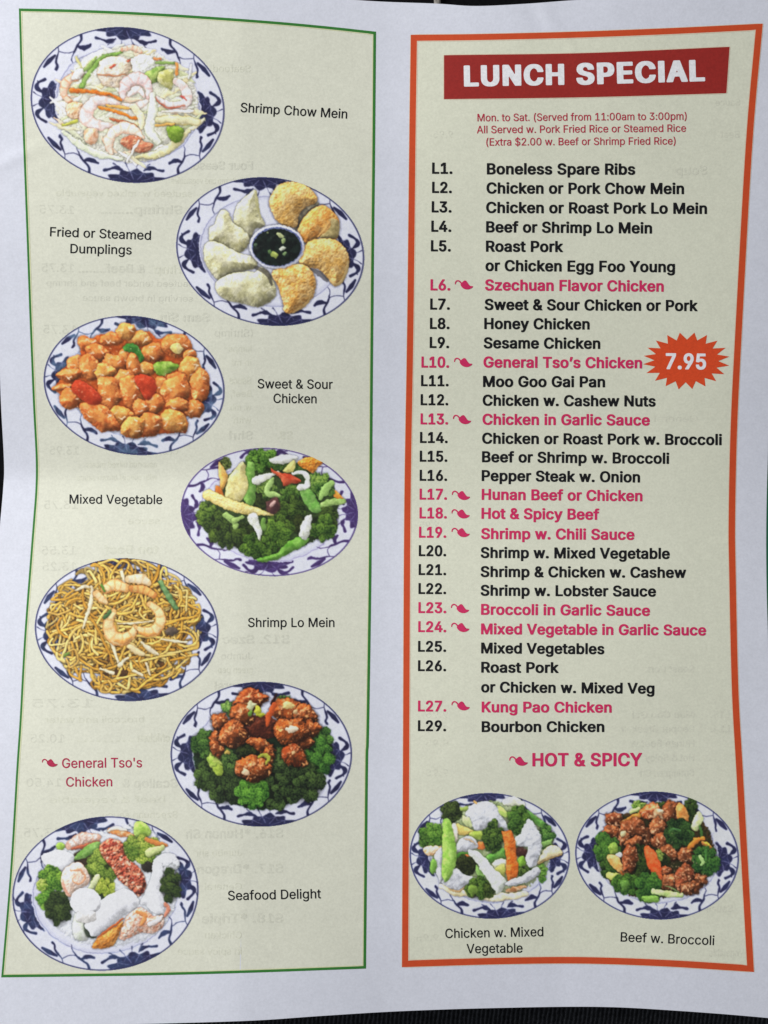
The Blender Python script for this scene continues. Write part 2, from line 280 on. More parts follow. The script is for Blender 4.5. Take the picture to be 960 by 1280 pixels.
    'a': (389, [160, -8, 126, -5, 94, 5, 68, 22, 48, 45, 35, 73, 30, 108, 34, 138, 43, 161, 58, 179, 78, 193, 100, 203, 125, 211, 178, 220, 234, 227, 252, 230, 265, 235, 273, 243, 276, 255, 276, 257, 273, 278, 267, 297, 255, 311, 240, 322, 220, 329, 196, 331, 171, 329, 149, 322, 132, 313, 118, 301, 107, 288, 100, 274, 41, 291, 57, 322, 78, 346, 104, 364, 133, 375, 163, 382, 194, 384, 215, 383, 239, 379, 263, 372, 286, 360, 306, 343, 322, 320, 333, 290, 337, 251, 337, 0, 276, 0, 276, 52, 272, 52, 264, 38, 252, 25, 236, 12, 215, 1, 190, -6], [170, 45, 202, 49, 228, 59, 248, 74, 263, 93, 272, 115, 276, 138, 276, 190, 270, 186, 260, 182, 231, 176, 200, 171, 176, 168, 134, 159, 117, 150, 103, 139, 95, 124, 92, 105, 94, 87, 102, 72, 114, 61, 130, 52, 149, 47]),
    'b': (424, [229, -8, 198, -5, 172, 4, 153, 17, 138, 31, 118, 59, 112, 59, 112, 0, 53, 0, 53, 509, 114, 509, 114, 319, 118, 319, 137, 346, 152, 360, 171, 373, 197, 381, 229, 384, 274, 378, 313, 360, 345, 332, 370, 293, 385, 245, 390, 189, 385, 133, 370, 84, 346, 45, 313, 16, 274, -2], [220, 47, 253, 51, 279, 66, 301, 88, 316, 117, 325, 151, 328, 190, 325, 227, 316, 261, 301, 290, 280, 311, 253, 325, 220, 330, 188, 325, 161, 312, 140, 291, 125, 263, 116, 229, 113, 190, 116, 150, 125, 115, 140, 86, 162, 65, 188, 51]),
    'c': (396, [207, -8, 159, -2, 117, 16, 82, 46, 56, 85, 40, 133, 34, 187, 40, 243, 56, 291, 82, 330, 117, 360, 159, 378, 207, 384, 234, 383, 260, 377, 284, 368, 305, 356, 324, 341, 340, 322, 353, 301, 362, 277, 303, 262, 298, 276, 290, 289, 281, 301, 270, 311, 257, 319, 242, 325, 226, 329, 207, 330, 173, 325, 145, 310, 124, 287, 108, 258, 99, 224, 96, 187, 99, 151, 108, 117, 124, 89, 145, 66, 173, 51, 207, 46, 226, 48, 243, 52, 258, 58, 271, 66, 282, 76, 292, 89, 299, 102, 304, 117, 363, 102, 354, 78, 341, 56, 325, 37, 306, 21, 285, 9, 261, -1, 235, -6]),
    'd': (424, [195, -8, 151, -2, 112, 16, 79, 45, 55, 84, 39, 133, 34, 189, 39, 245, 55, 293, 79, 332, 112, 360, 151, 378, 196, 384, 228, 381, 253, 373, 273, 360, 287, 346, 306, 319, 311, 319, 311, 509, 372, 509, 372, 0, 313, 0, 313, 59, 307, 59, 287, 31, 272, 17, 252, 4, 227, -5], [204, 47, 236, 51, 263, 65, 284, 86, 299, 115, 309, 150, 312, 190, 309, 229, 300, 263, 284, 291, 263, 312, 237, 325, 204, 330, 172, 325, 145, 311, 124, 290, 108, 261, 99, 227, 96, 190, 99, 151, 109, 117, 124, 88, 145, 66, 172, 51]),
    'e': (404, [212, -8, 161, -2, 117, 16, 82, 46, 56, 85, 40, 132, 34, 187, 39, 242, 55, 290, 81, 329, 115, 359, 157, 378, 205, 384, 236, 382, 266, 374, 294, 361, 319, 341, 341, 315, 357, 282, 368, 242, 371, 194, 371, 169, 75, 169, 75, 221, 338, 221, 310, 202, 307, 238, 298, 268, 283, 294, 262, 314, 237, 326, 205, 330, 173, 326, 146, 313, 125, 294, 109, 270, 99, 241, 96, 211, 96, 178, 100, 139, 110, 106, 128, 80, 151, 62, 179, 50, 212, 46, 234, 48, 254, 53, 271, 61, 285, 73, 297, 88, 306, 106, 365, 91, 353, 63, 335, 39, 311, 19, 282, 4, 249, -5]),
    'f': (254, [228, 379, 228, 327, 6, 327, 6, 379], [81, 0, 81, 432, 84, 461, 96, 486, 113, 505, 135, 519, 161, 527, 187, 530, 222, 527, 243, 521, 227, 468, 215, 472, 195, 474, 171, 470, 154, 460, 145, 443, 142, 419, 142, 0]),
    'g': (425, [207, -151, 168, -148, 134, -140, 105, -127, 82, -110, 64, -91, 50, -69, 101, -41, 122, -66, 136, -78, 154, -88, 178, -95, 207, -97, 249, -92, 282, -75, 304, -47, 311, -6, 311, 68, 306, 68, 287, 42, 272, 28, 252, 16, 227, 8, 195, 5, 151, 10, 113, 27, 80, 53, 55, 90, 39, 136, 34, 191, 39, 246, 55, 293, 80, 332, 112, 360, 152, 378, 196, 384, 228, 382, 254, 373, 273, 360, 288, 346, 308, 319, 313, 319, 313, 379, 372, 379, 372, -9, 367, -54, 350, -90, 324, -117, 290, -136, 251, -147], [205, 59, 237, 63, 264, 75, 285, 95, 300, 121, 309, 154, 312, 193, 309, 231, 300, 264, 285, 291, 264, 312, 237, 325, 205, 330, 172, 325, 145, 312, 124, 290, 109, 262, 99, 229, 96, 193, 99, 155, 109, 123, 124, 96, 145, 76, 172, 63]),
    'h': (410, [114, 227, 114, 0, 53, 0, 53, 509, 114, 509, 114, 288, 102, 288, 124, 332, 152, 362, 187, 379, 227, 384, 264, 380, 295, 369, 321, 349, 341, 321, 353, 285, 357, 240, 357, 0, 296, 0, 296, 235, 290, 275, 273, 304, 246, 323, 210, 329, 184, 326, 161, 317, 141, 303, 126, 283, 117, 257]),
    'i': (167, [53, 0, 53, 379, 114, 379, 114, 0], [84, 443, 67, 446, 54, 455, 44, 468, 41, 483, 44, 499, 54, 512, 67, 521, 84, 524, 100, 521, 114, 512, 123, 499, 126, 483, 123, 468, 114, 455, 100, 446]),
    'j': (167, [53, 379, 114, 379, 114, -30, 111, -63, 102, -90, 86, -113, 65, -129, 37, -139, 4, -143, -10, -143, -10, -87, 2, -87, 25, -83, 40, -72, 50, -54, 53, -29], [83, 443, 67, 446, 53, 455, 44, 468, 41, 483, 44, 499, 53, 512, 67, 521, 83, 524, 100, 521, 114, 512, 123, 499, 126, 483, 123, 468, 114, 455, 100, 446]),
    'k': (381, [110, 137, 110, 212, 120, 212, 284, 379, 360, 379, 184, 199, 177, 199], [53, 0, 53, 509, 114, 509, 114, 0], [294, 0, 148, 186, 191, 229, 372, 0]),
    'l': (167, [53, 0, 53, 520, 114, 520, 114, 0]),
    'm': (610, [53, 0, 53, 379, 112, 379, 112, 295, 108, 295, 118, 323, 132, 346, 151, 364, 172, 376, 195, 384, 219, 386, 257, 380, 287, 361, 309, 331, 321, 295, 312, 295, 322, 321, 337, 343, 357, 361, 381, 375, 407, 383, 437, 386, 468, 383, 497, 372, 522, 354, 541, 328, 553, 296, 557, 255, 557, 0, 496, 0, 496, 254, 490, 289, 472, 313, 447, 326, 419, 330, 395, 328, 374, 320, 358, 307, 345, 290, 338, 270, 335, 247, 335, 0, 274, 0, 274, 260, 269, 289, 253, 311, 229, 326, 199, 330, 178, 328, 158, 320, 140, 307, 126, 289, 117, 266, 114, 238, 114, 0]),
    'n': (410, [114, 227, 114, 0, 53, 0, 53, 379, 112, 379, 112, 288, 102, 288, 124, 332, 152, 362, 187, 379, 227, 384, 264, 380, 295, 369, 321, 349, 341, 321, 353, 285, 357, 240, 357, 0, 296, 0, 296, 235, 290, 275, 273, 304, 246, 323, 210, 329, 184, 326, 161, 317, 141, 303, 126, 283, 117, 257]),
    'o': (415, [207, -8, 159, -2, 117, 16, 82, 46, 56, 85, 40, 133, 34, 187, 40, 243, 56, 291, 82, 330, 117, 360, 159, 378, 207, 384, 256, 378, 299, 360, 333, 330, 359, 291, 376, 243, 381, 187, 376, 133, 359, 85, 333, 46, 299, 16, 256, -2], [207, 46, 242, 51, 270, 66, 292, 89, 307, 117, 316, 151, 319, 187, 316, 224, 307, 258, 292, 287, 270, 310, 242, 325, 207, 330, 173, 325, 145, 310, 124, 287, 108, 258, 99, 224, 96, 187, 99, 151, 108, 117, 124, 89, 145, 66, 173, 51]),
    'p': (424, [53, -143, 53, 379, 112, 379, 112, 319, 118, 319, 137, 346, 152, 360, 171, 373, 197, 381, 229, 384, 274, 378, 313, 360, 345, 332, 370, 293, 385, 245, 390, 189, 385, 133, 370, 84, 346, 45, 313, 16, 274, -2, 229, -8, 198, -5, 173, 4, 153, 17, 138, 31, 118, 59, 114, 59, 114, -143], [220, 47, 253, 51, 279, 66, 301, 88, 316, 117, 325, 151, 328, 190, 325, 227, 316, 261, 301, 290, 280, 311, 253, 325, 220, 330, 188, 325, 161, 312, 140, 291, 125, 263, 116, 229, 113, 190, 116, 150, 125, 115, 140, 86, 162, 65, 188, 51]),
    'r': (259, [53, 0, 53, 379, 112, 379, 112, 321, 115, 321, 130, 347, 152, 367, 181, 380, 213, 385, 229, 384, 243, 384, 243, 322, 230, 324, 207, 326, 182, 323, 159, 315, 140, 301, 126, 284, 117, 262, 114, 237, 114, 0]),
    's': (365, [182, -8, 145, -5, 112, 3, 84, 18, 62, 38, 45, 63, 36, 94, 94, 106, 105, 79, 124, 60, 150, 49, 181, 45, 217, 50, 244, 62, 262, 81, 268, 103, 264, 121, 254, 136, 237, 147, 212, 155, 149, 170, 104, 186, 72, 208, 53, 237, 47, 274, 51, 305, 65, 332, 87, 354, 115, 370, 149, 381, 187, 384, 223, 381, 254, 372, 279, 358, 299, 339, 314, 316, 324, 290, 268, 277, 258, 298, 243, 316, 220, 328, 187, 332, 156, 329, 131, 317, 114, 299, 109, 277, 112, 258, 124, 243, 144, 232, 172, 223, 229, 209, 275, 194, 306, 171, 325, 142, 331, 106, 326, 75, 312, 47, 290, 24, 260, 6, 223, -5]),
    't': (227, [204, 379, 204, 327, 6, 327, 6, 379], [65, 471, 126, 471, 126, 98, 128, 76, 136, 61, 150, 53, 170, 50, 185, 51, 202, 54, 213, 2, 192, -3, 168, -4, 125, 2, 92, 21, 72, 52, 65, 93]),
    'u': (410, [182, -5, 146, -1, 115, 11, 89, 31, 69, 59, 57, 95, 53, 139, 53, 379, 114, 379, 114, 144, 119, 105, 137, 75, 164, 56, 200, 50, 226, 53, 249, 62, 268, 77, 283, 97, 293, 122, 296, 153, 296, 379, 357, 379, 357, 0, 298, 0, 298, 92, 307, 92, 286, 47, 257, 17, 222, 0]),
    'v': (389, [162, 0, 17, 379, 84, 379, 165, 155, 187, 87, 206, 21, 184, 21, 203, 87, 224, 155, 305, 379, 372, 379, 226, 0]),
    'w': (567, [138, 0, 22, 379, 87, 379, 134, 214, 154, 137, 175, 41, 165, 41, 186, 135, 206, 214, 252, 379, 316, 379, 362, 214, 382, 136, 402, 41, 391, 41, 413, 135, 434, 214, 480, 379, 545, 379, 430, 0, 368, 0, 319, 172, 304, 225, 290, 280, 276, 338, 290, 338, 277, 280, 262, 225, 248, 172, 199, 0]),
    'x': (379, [21, 0, 171, 218, 171, 171, 29, 379, 100, 379, 148, 306, 179, 253, 207, 206, 176, 206, 202, 253, 233, 306, 282, 379, 352, 379, 209, 169, 209, 214, 358, 0, 287, 0, 231, 85, 200, 136, 173, 182, 204, 182, 178, 136, 148, 85, 92, 0]),
    'y': (389, [48, -139, 62, -86, 71, -87, 88, -90, 104, -89, 118, -84, 130, -74, 141, -58, 151, -36, 162, -1, 17, 379, 84, 379, 165, 155, 187, 87, 206, 21, 184, 21, 202, 87, 224, 155, 305, 379, 372, 379, 204, -58, 191, -85, 176, -107, 159, -124, 139, -136, 117, -143, 92, -145, 64, -143]),
    'z': (380, [42, 0, 42, 46, 254, 320, 254, 323, 48, 323, 48, 379, 332, 379, 332, 331, 126, 60, 126, 56, 339, 56, 339, 0]),
    '’': (177, [52, 318, 82, 509, 151, 509, 98, 318]),
}
CAP = 0.5087
def outline(ch):
    g = GLYPHS[ch]
    return g[0] / 1000.0, [np.array(c, float).reshape(-1, 2) / 1000.0 for c in g[1:]]

_cache = {}
def glyph(ch, fat, thin):
    """Filled glyph as polygons in cap-height units, strokes grown by fat (sideways) / thin (up and down)."""
    key = (ch, fat, thin)
    if key in _cache: return _cache[key]
    adv, cs = outline(ch)
    cs = [c / CAP for c in cs]; adv /= CAP
    lo = np.min([c.min(0) for c in cs], 0) - fat - .06; hi = np.max([c.max(0) for c in cs], 0) + fat + .06
    h = 1 / 34.0
    gx = np.arange(lo[0], hi[0] + h, h); gy = np.arange(lo[1], hi[1] + h, h)
    X, Y = np.meshgrid(gx, gy)
    wind = np.zeros_like(X); d2 = np.full_like(X, 9.0)
    ky = fat / thin if thin > 0 else 1.0
    for c in cs:
        A, B = c, np.roll(c, -1, 0)
        for (ax, ay), (bx, by) in zip(A, B):
            up = (ay <= Y) & (by > Y); dn = (ay > Y) & (by <= Y)
            side = (bx - ax) * (Y - ay) - (X - ax) * (by - ay)
            wind += (up & (side > 0)) * 1.0; wind -= (dn & (side < 0)) * 1.0
            ex, ey = bx - ax, (by - ay) * ky
            L = ex * ex + ey * ey + 1e-12
            t = np.clip(((X - ax) * ex + (Y - ay) * ky * ey) / L, 0, 1)
            d2 = np.minimum(d2, (X - ax - t * ex) ** 2 + ((Y - ay) * ky - t * ey) ** 2)
    d = np.sqrt(d2)
    if fat > .03:                       # heavy weights: grow with squared corners, as cut type has
        dd = np.full_like(X, 9.0)
        for c in cs:
            for a, b in zip(c, np.roll(c, -1, 0)):
                m = max(1, int(math.hypot(*(b - a)) / .03))
                for t in np.arange(m) / m:
                    q = a + (b - a) * t
                    dd = np.minimum(dd, (X - q[0]) ** 4 + ((Y - q[1]) * ky) ** 4)
        d = np.where(wind != 0, d, dd ** .25)
    f = np.where(wind != 0, -d, d) - fat
    V, F, vid = [], [], {}
    def vert(k, x, y):
        if k not in vid: vid[k] = len(V); V.append((x, y))
        return vid[k]
    ins = f < 0
    H, W = f.shape
    for j in range(H - 1):
        i = 0
        while i < W - 1:
            full = ins[j, i] and ins[j, i + 1] and ins[j + 1, i] and ins[j + 1, i + 1]
            if full:
                e = i
                while e < W - 1 and ins[j, e + 1] and ins[j + 1, e + 1] and e - i < 12: e += 1
                F.append((vert((0, j, i), gx[i], gy[j]), vert((0, j, e), gx[e], gy[j]),
                          vert((0, j + 1, e), gx[e], gy[j + 1]), vert((0, j + 1, i), gx[i], gy[j + 1])))
                i = e; continue
            if ins[j, i] or ins[j, i + 1] or ins[j + 1, i] or ins[j + 1, i + 1]:
                cr = [(j, i), (j, i + 1), (j + 1, i + 1), (j + 1, i)]
                poly = []
                for q in range(4):
                    a, b = cr[q], cr[(q + 1) % 4]
                    if ins[a]: poly.append(vert((0,) + a, gx[a[1]], gy[a[0]]))
                    if ins[a] != ins[b]:
                        t = f[a] / (f[a] - f[b])
                        lo_, hi_ = (a, b) if a < b else (b, a)
                        poly.append(vert((1, lo_, hi_), gx[a[1]] + t * (gx[b[1]] - gx[a[1]]), gy[a[0]] + t * (gy[b[0]] - gy[a[0]])))
                if len(poly) >= 3: F.append(tuple(poly))
            i += 1
    _cache[key] = (adv, np.array(V), F)
    return _cache[key]

WEIGHTS = {'regular': (0.012, 0.012, 0.0), 'caption': (0.016, 0.013, 0.0), 'bold': (0.060, 0.040, 0.035), 'black': (0.100, 0.046, 0.13)}

def text_mesh(s, x0, y0, x1, y1, cap, weight='regular', mirror=False):
    """Line of lettering from baseline start to baseline end in sheet pixels -> (verts, faces)."""
    fat, thin, track = WEIGHTS[weight]
    pen, parts = 0.0, []
    for ch in s:
        if ch == ' ': pen += 0.39 + track * .6; continue
        adv, V, F = glyph(ch, fat, thin)
        parts.append((pen, V, F)); pen += adv + track
    lo = min(p + V[:, 0].min() for p, V, F in parts); hi = max(p + V[:, 0].max() for p, V, F in parts)
    L = math.hypot(x1 - x0, y1 - y0); ux, uy = (x1 - x0) / L, (y1 - y0) / L
    nx, ny = (uy, -ux) if x1 > x0 else (-uy, ux)
    vs, fs, base = [], [], 0
    for p, V, F in parts:
        a = (p + V[:, 0] - lo) / (hi - lo) * L; b = V[:, 1] * cap
        vs.append(np.stack([x0 + ux * a + nx * b, y0 + uy * a + ny * b], -1))
        fs += [tuple(i + base for i in f) for f in F]; base += len(V)
    v = np.concatenate(vs)
    if x1 > x0: fs = fs
    else: fs = [f[::-1] for f in fs]
    return v, fs

def print_text(name, lines, mat, up, parent):
    V, F, base = [], [], 0
    for l in lines:
        v, f = text_mesh(*l)
        V.append(v); F += [tuple(i + base for i in q) for q in f]; base += len(v)
    v = np.concatenate(V)
    return mesh_obj(name, lift(v[:, 0], v[:, 1], up), F, mat, parent)

def fan(name, pts, mat, up, parent, n=None, vcol=None):
    """Small filled outline, star-shaped about its middle."""
    p = crom(pts, n, True)[:-1] if n else np.asarray(pts, float)
    c = p.mean(0)
    rings = [c + (p - c) * k for k in (1, .66, .33)]
    v = np.concatenate(rings + [c[None]]); m = len(p)
    F = []
    for k in range(2):
        for i in range(m):
            j = (i + 1) % m
            F.append((k * m + i, k * m + j, (k + 1) * m + j, (k + 1) * m + i))
    F += [(2 * m + i, 2 * m + (i + 1) % m, 3 * m) for i in range(m)]
    F = [f[::-1] for f in F]
    return mesh_obj(name, lift(v[:, 0], v[:, 1], up), F, mat, parent, vcol)

# ------------------------------------------------------------------ plates: a small halftone painter
def _lat(seed): return np.random.RandomState(seed).rand(64, 64)
def vnoise(x, y, seed=0):
    L = _lat(seed); xi = np.floor(x).astype(int); yi = np.floor(y).astype(int)
    fx = x - xi; fy = y - yi; fx = fx * fx * (3 - 2 * fx); fy = fy * fy * (3 - 2 * fy)
    g = lambda a, b: L[b % 64, a % 64]
    return (g(xi, yi) * (1 - fx) + g(xi + 1, yi) * fx) * (1 - fy) + (g(xi, yi + 1) * (1 - fx) + g(xi + 1, yi + 1) * fx) * fy
def fbm(x, y, seed=0, oct=3):
    s, a, n = 0, .5, 0
    for k in range(oct):
        s = s + a * vnoise(x * 2 ** k, y * 2 ** k, seed + k); n += a; a *= .5
    return s / n
def worley(x, y, seed=0):
    r = np.random.RandomState(seed); JX, JY = r.rand(64, 64), r.rand(64, 64)
    xi = np.floor(x).astype(int); yi = np.floor(y).astype(int); d = np.full(np.shape(x), 9.0)
    for a in (-1, 0, 1):
        for b in (-1, 0, 1):
            cx = xi + a; cy = yi + b
            d = np.minimum(d, (cx + JX[cy % 64, cx % 64] - x) ** 2 + (cy + JY[cy % 64, cx % 64] - y) ** 2)
    return np.sqrt(d)

RES = 1.6                 # printed dots per photograph pixel
class Plate:
    def __init__(self, zoom, extent, theta, white=(214, 215, 230), light=ILLUM):
        self.light = light; self.wander = 1.0
        ox, oy, k = zoom
        self.zoom = zoom; self.k = 1.0 / k
        x0, x1, y0, y1 = extent
        self.c = np.array([ox + (x0 + x1) / 2 / k, oy + (y0 + y1) / 2 / k])
        hx, hy = (x1 - x0) / 2 / k, (y1 - y0) / 2 / k
        th = math.radians(theta); c2, s2 = math.cos(th) ** 2, math.sin(th) ** 2
        det = c2 * c2 - s2 * s2
        a2 = (hx * hx * c2 - hy * hy * s2) / det; b2 = (hy * hy * c2 - hx * hx * s2) / det
        self.a, self.b = math.sqrt(a2), math.sqrt(b2)
        R = np.array([[math.cos(th), -math.sin(th)], [math.sin(th), math.cos(th)]])
        self.M = R @ np.diag([self.a, self.b]) @ R.T; self.Mi = np.linalg.inv(self.M)
        self.x0 = self.c[0] - hx - 3; self.y0 = self.c[1] - hy - 3
        self.W = int((2 * hx + 6) * RES) + 2; self.H = int((2 * hy + 6) * RES) + 2
        self.X, self.Y = np.meshgrid(self.x0 + np.arange(self.W) / RES, self.y0 + np.arange(self.H) / RES)
        d = np.stack([self.X - self.c[0], self.Y - self.c[1]], -1) @ self.Mi.T
        self.rho = np.hypot(d[..., 0], d[..., 1]); self.phi = np.degrees(np.arctan2(d[..., 1], d[..., 0]))
        self.rgb = np.empty((self.H, self.W, 3)); self.rgb[:] = white
        self.id = np.zeros((self.H, self.W), int); self.names = ['plate']
        self.rs = random.Random(int(x1 * 7 + y1)); self.seed = int(x1 + y1) % 97
    # --- coordinates
    def p(self, pts):
        ox, oy, k = self.zoom
        return np.asarray(pts, float) / k + np.array([ox, oy])
    def q(self, phi, rho):
        phi = np.radians(np.asarray(phi, float)); rho = np.asarray(rho, float)
        return self.c + np.stack([np.cos(phi) * rho, np.sin(phi) * rho], -1) @ self.M.T
    def box(self, pts, m):
        lo = pts.min(0) - m; hi = pts.max(0) + m
        i0 = max(0, int((lo[0] - self.x0) * RES)); i1 = min(self.W, int((hi[0] - self.x0) * RES) + 2)
        j0 = max(0, int((lo[1] - self.y0) * RES)); j1 = min(self.H, int((hi[1] - self.y0) * RES) + 2)
        return (slice(j0, max(j1, j0)), slice(i0, max(i1, i0)))
    def newid(self, name):
        if name is None: return None
        self.names.append(name); return len(self.names) - 1
    # --- distance fields
    def sd_poly(self, P, s):
        X, Y = self.X[s], self.Y[s]; d2 = np.full(X.shape, 1e9); ins = np.zeros(X.shape, bool)
        for (ax, ay), (bx, by) in zip(P, np.roll(P, -1, 0)):
            ex, ey = bx - ax, by - ay
            t = np.clip(((X - ax) * ex + (Y - ay) * ey) / (ex * ex + ey * ey + 1e-9), 0, 1)
            d2 = np.minimum(d2, (X - ax - t * ex) ** 2 + (Y - ay - t * ey) ** 2)
            cr = (ay > Y) != (by > Y)
            ins ^= cr & (X < (bx - ax) * (Y - ay) / ((by - ay) if abs(by - ay) > 1e-9 else 1e-9) + ax)
        d = np.sqrt(d2); return np.where(ins, -d, d)
    def sd_stroke(self, P, w, s):
        """distance to a tapering stroke, plus the way along it (0..1) and across it (-1..1)"""
        X, Y = self.X[s], self.Y[s]; best = np.full(X.shape, 1e9); T = np.zeros(X.shape); Cc = np.zeros(X.shape)
        n = len(P) - 1
        for i in range(n):
            (ax, ay), (bx, by) = P[i], P[i + 1]; ex, ey = bx - ax, by - ay; L2 = ex * ex + ey * ey + 1e-9
            t = np.clip(((X - ax) * ex + (Y - ay) * ey) / L2, 0, 1)
            r = w[i] + (w[i + 1] - w[i]) * t
            dist = np.hypot(X - ax - t * ex, Y - ay - t * ey)
            d = dist - r; m = d < best
            best = np.where(m, d, best); T = np.where(m, (i + t) / n, T)
            Cc = np.where(m, np.sign((X - ax) * ey - (Y - ay) * ex) * dist / np.maximum(r, 1e-6), Cc)
        return best, T, Cc
    # --- laying ink
    def lay(self, s, alpha, col, idn):
        a = alpha[..., None]
        self.rgb[s] = self.rgb[s] * (1 - a) + col * a
        if idn is not None:
            self.id[s] = np.where(alpha > .5, idn, self.id[s])
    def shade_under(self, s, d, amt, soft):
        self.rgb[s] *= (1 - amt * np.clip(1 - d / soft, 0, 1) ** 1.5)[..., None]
    def tex(self, s, col, var=0.10, nf=.22, seed=0, col2=None, bump=0.0, bf=.5):
        X, Y = self.X[s], self.Y[s]
        n = fbm(X * nf, Y * nf, seed + self.seed)
        c = np.empty(X.shape + (3,)); c[:] = col
        if col2 is not None:
            t = np.clip((n - .35) / .3, 0, 1)[..., None]; c = c * (1 - t) + np.array(col2, float) * t
        c = c * (1 + var * 1.4 * (fbm(X * .6, Y * .6, seed + 11) - .5) + .30 * (fbm(X * .13, Y * .13, seed + 17) - .5))[..., None]
        if bump:
            h = fbm(X * bf, Y * bf, seed + 23, 2)
            gy, gx = np.gradient(h); c = c * np.clip(1 - bump * (gx * .7 + gy) * RES * 1.5, .45, 1.6)[..., None]
        return c
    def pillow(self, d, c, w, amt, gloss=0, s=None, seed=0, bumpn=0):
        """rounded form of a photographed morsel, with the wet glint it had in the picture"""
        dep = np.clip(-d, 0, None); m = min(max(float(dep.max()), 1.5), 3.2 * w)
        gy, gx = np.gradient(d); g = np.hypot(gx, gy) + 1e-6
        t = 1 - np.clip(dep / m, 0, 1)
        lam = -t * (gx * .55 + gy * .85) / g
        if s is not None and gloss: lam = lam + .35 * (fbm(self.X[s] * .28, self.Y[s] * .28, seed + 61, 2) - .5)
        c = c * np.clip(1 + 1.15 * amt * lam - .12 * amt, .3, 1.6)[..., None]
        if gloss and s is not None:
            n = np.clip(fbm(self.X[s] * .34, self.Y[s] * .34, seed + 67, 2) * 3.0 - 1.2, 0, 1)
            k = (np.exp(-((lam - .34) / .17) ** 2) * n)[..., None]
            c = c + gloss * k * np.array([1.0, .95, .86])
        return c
    def blob(self, pts, col, name=None, col2=None, var=.10, nf=.22, round_=4, amt=.25, bump=0, bf=.5, edge=None, edge_w=1.0,
             smooth=True, shadow=.35, rough=0.7, alpha=1.0, fleck=None, soft=2.5, gloss=26):
        P = self.p(pts)
        if smooth: P = crom(P, max(24, len(P) * 7), True)[:-1]
        s = self.box(P, 4); 
        if self.X[s].size == 0: return
        d = self.sd_poly(P, s); seed = self.rs.randrange(999)
        if rough: d = d + rough * (fbm(self.X[s] * .45, self.Y[s] * .45, seed + 5) - .5) * 2
        if shadow: self.shade_under(s, d, shadow, soft)
        c = self.tex(s, col, var, nf, seed, col2, bump, bf)
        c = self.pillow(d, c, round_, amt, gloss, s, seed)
        if fleck:
            fc, dens, fs = fleck
            m = np.clip((fbm(self.X[s] * fs, self.Y[s] * fs, seed + 41, 2) - (1 - dens)) / .08, 0, 1)[..., None]
            c = c * (1 - m) + np.array(fc, float) * m
        if edge is not None:
            e = np.clip(1 + d / edge_w, 0, 1)[..., None] * .8; c = c * (1 - e * .5) + np.array(edge, float) * e * .5
        self.lay(s, np.clip(.5 - d * RES, 0, 1) * alpha, c, self.newid(name))
    def oval(self, cx, cy, rx, ry, col, name=None, rot=0, wob=.12, **kw):
        a = np.linspace(0, 2 * math.pi, 13)[:-1]; r = math.radians(rot)
        k = np.array([1 + wob * self.rs.uniform(-1, 1) for _ in a])
        x, y = np.cos(a) * rx * k, np.sin(a) * ry * k
        self.blob(np.stack([cx + x * math.cos(r) - y * math.sin(r), cy + x * math.sin(r) + y * math.cos(r)], -1), col, name, **kw)
    def stroke(self, pts, w, col, name=None, col2=None, amt=.35, edge=None, bands=0, band_col=None, var=.08, shadow=.35, n=None, alpha=1.0, idn=None, soft=2.0, bump=0):
        P = self.p(pts); P = crom(P, n or max(8, 5 * len(P)))
        w = np.interp(np.linspace(0, 1, len(P)), np.linspace(0, 1, len(w)), w) * self.k / 2 if isinstance(w, (list, tuple)) else np.full(len(P), w * self.k / 2)
        s = self.box(P, w.max() + 3)
        if self.X[s].size == 0: return
        d, T, C = self.sd_stroke(P, w, s); seed = self.rs.randrange(999)
        if idn is None and w.max() > 2.2: d = d + .9 * (fbm(self.X[s] * .4, self.Y[s] * .4, seed + 5) - .5) * 2
        if shadow: self.shade_under(s, d, shadow, soft)
        c = self.tex(s, col, var, .25, seed, col2, bump)
        gx, gy = np.gradient(np.clip(-d, -1, None))[::-1]
        c = c * np.clip(1 + amt * RES * (gx * .5 + gy * .85) * np.clip(np.abs(C), 0, 1) ** 1.5, .4, 1.5)[..., None]
        if edge is not None:
            e = (np.clip((np.abs(C) - .55) / .45, 0, 1) ** 1.5)[..., None] * .85; c = c * (1 - e) + np.array(edge, float) * e
        if bands:
            b = (np.clip(np.cos((T * bands + .12 * np.abs(C) ** 2) * 2 * math.pi) - .55, 0, 1) / .45 * .65)[..., None]
            c = c * (1 - b) + np.array(band_col, float) * b
        self.lay(s, np.clip(.5 - d * RES, 0, 1) * alpha, c, idn if idn is not None else self.newid(name))
    def broccoli(self, cx, cy, rx, ry, dark=(38, 62, 26), light=(92, 128, 56), name='broccoli', rot=0, bud=1.15, bright=1.0):
        """a head of small domed clusters, each covered with buds"""
        idn = self.newid(name); rr = max(9.0, min(rx, ry) * .46); rr = min(rr, 30)
        dk, lt = np.array(dark, float) + (5, 0, -2), np.array(light, float) + (12, 4, -6)
        spots = [(0, 0)]
        n1 = max(5, int(2.2 * (rx + ry) / rr / 1.35))
        r = math.radians(rot)
        for ring, n in ((.42, max(3, n1 // 2)), (.80, n1)):
            for q in range(n):
                a = 6.283 * (q + self.rs.uniform(-.3, .3)) / n + ring
                spots.append((math.cos(a) * (rx - rr * .55) * ring / .8, math.sin(a) * (ry - rr * .55) * ring / .8))
        P = self.p(np.array([[cx - rx, cy - ry], [cx + rx, cy + ry]]))
        s = self.box(P, 4); X, Y = self.X[s], self.Y[s]; sd = self.rs.randrange(900)
        k = self.k
        d0 = np.hypot((X - P[:, 0].mean()) / (rx * k), (Y - P[:, 1].mean()) / (ry * k))
        self.rgb[s] *= (1 - .45 * np.clip(1.16 - d0, 0, .3) / .3)[..., None]
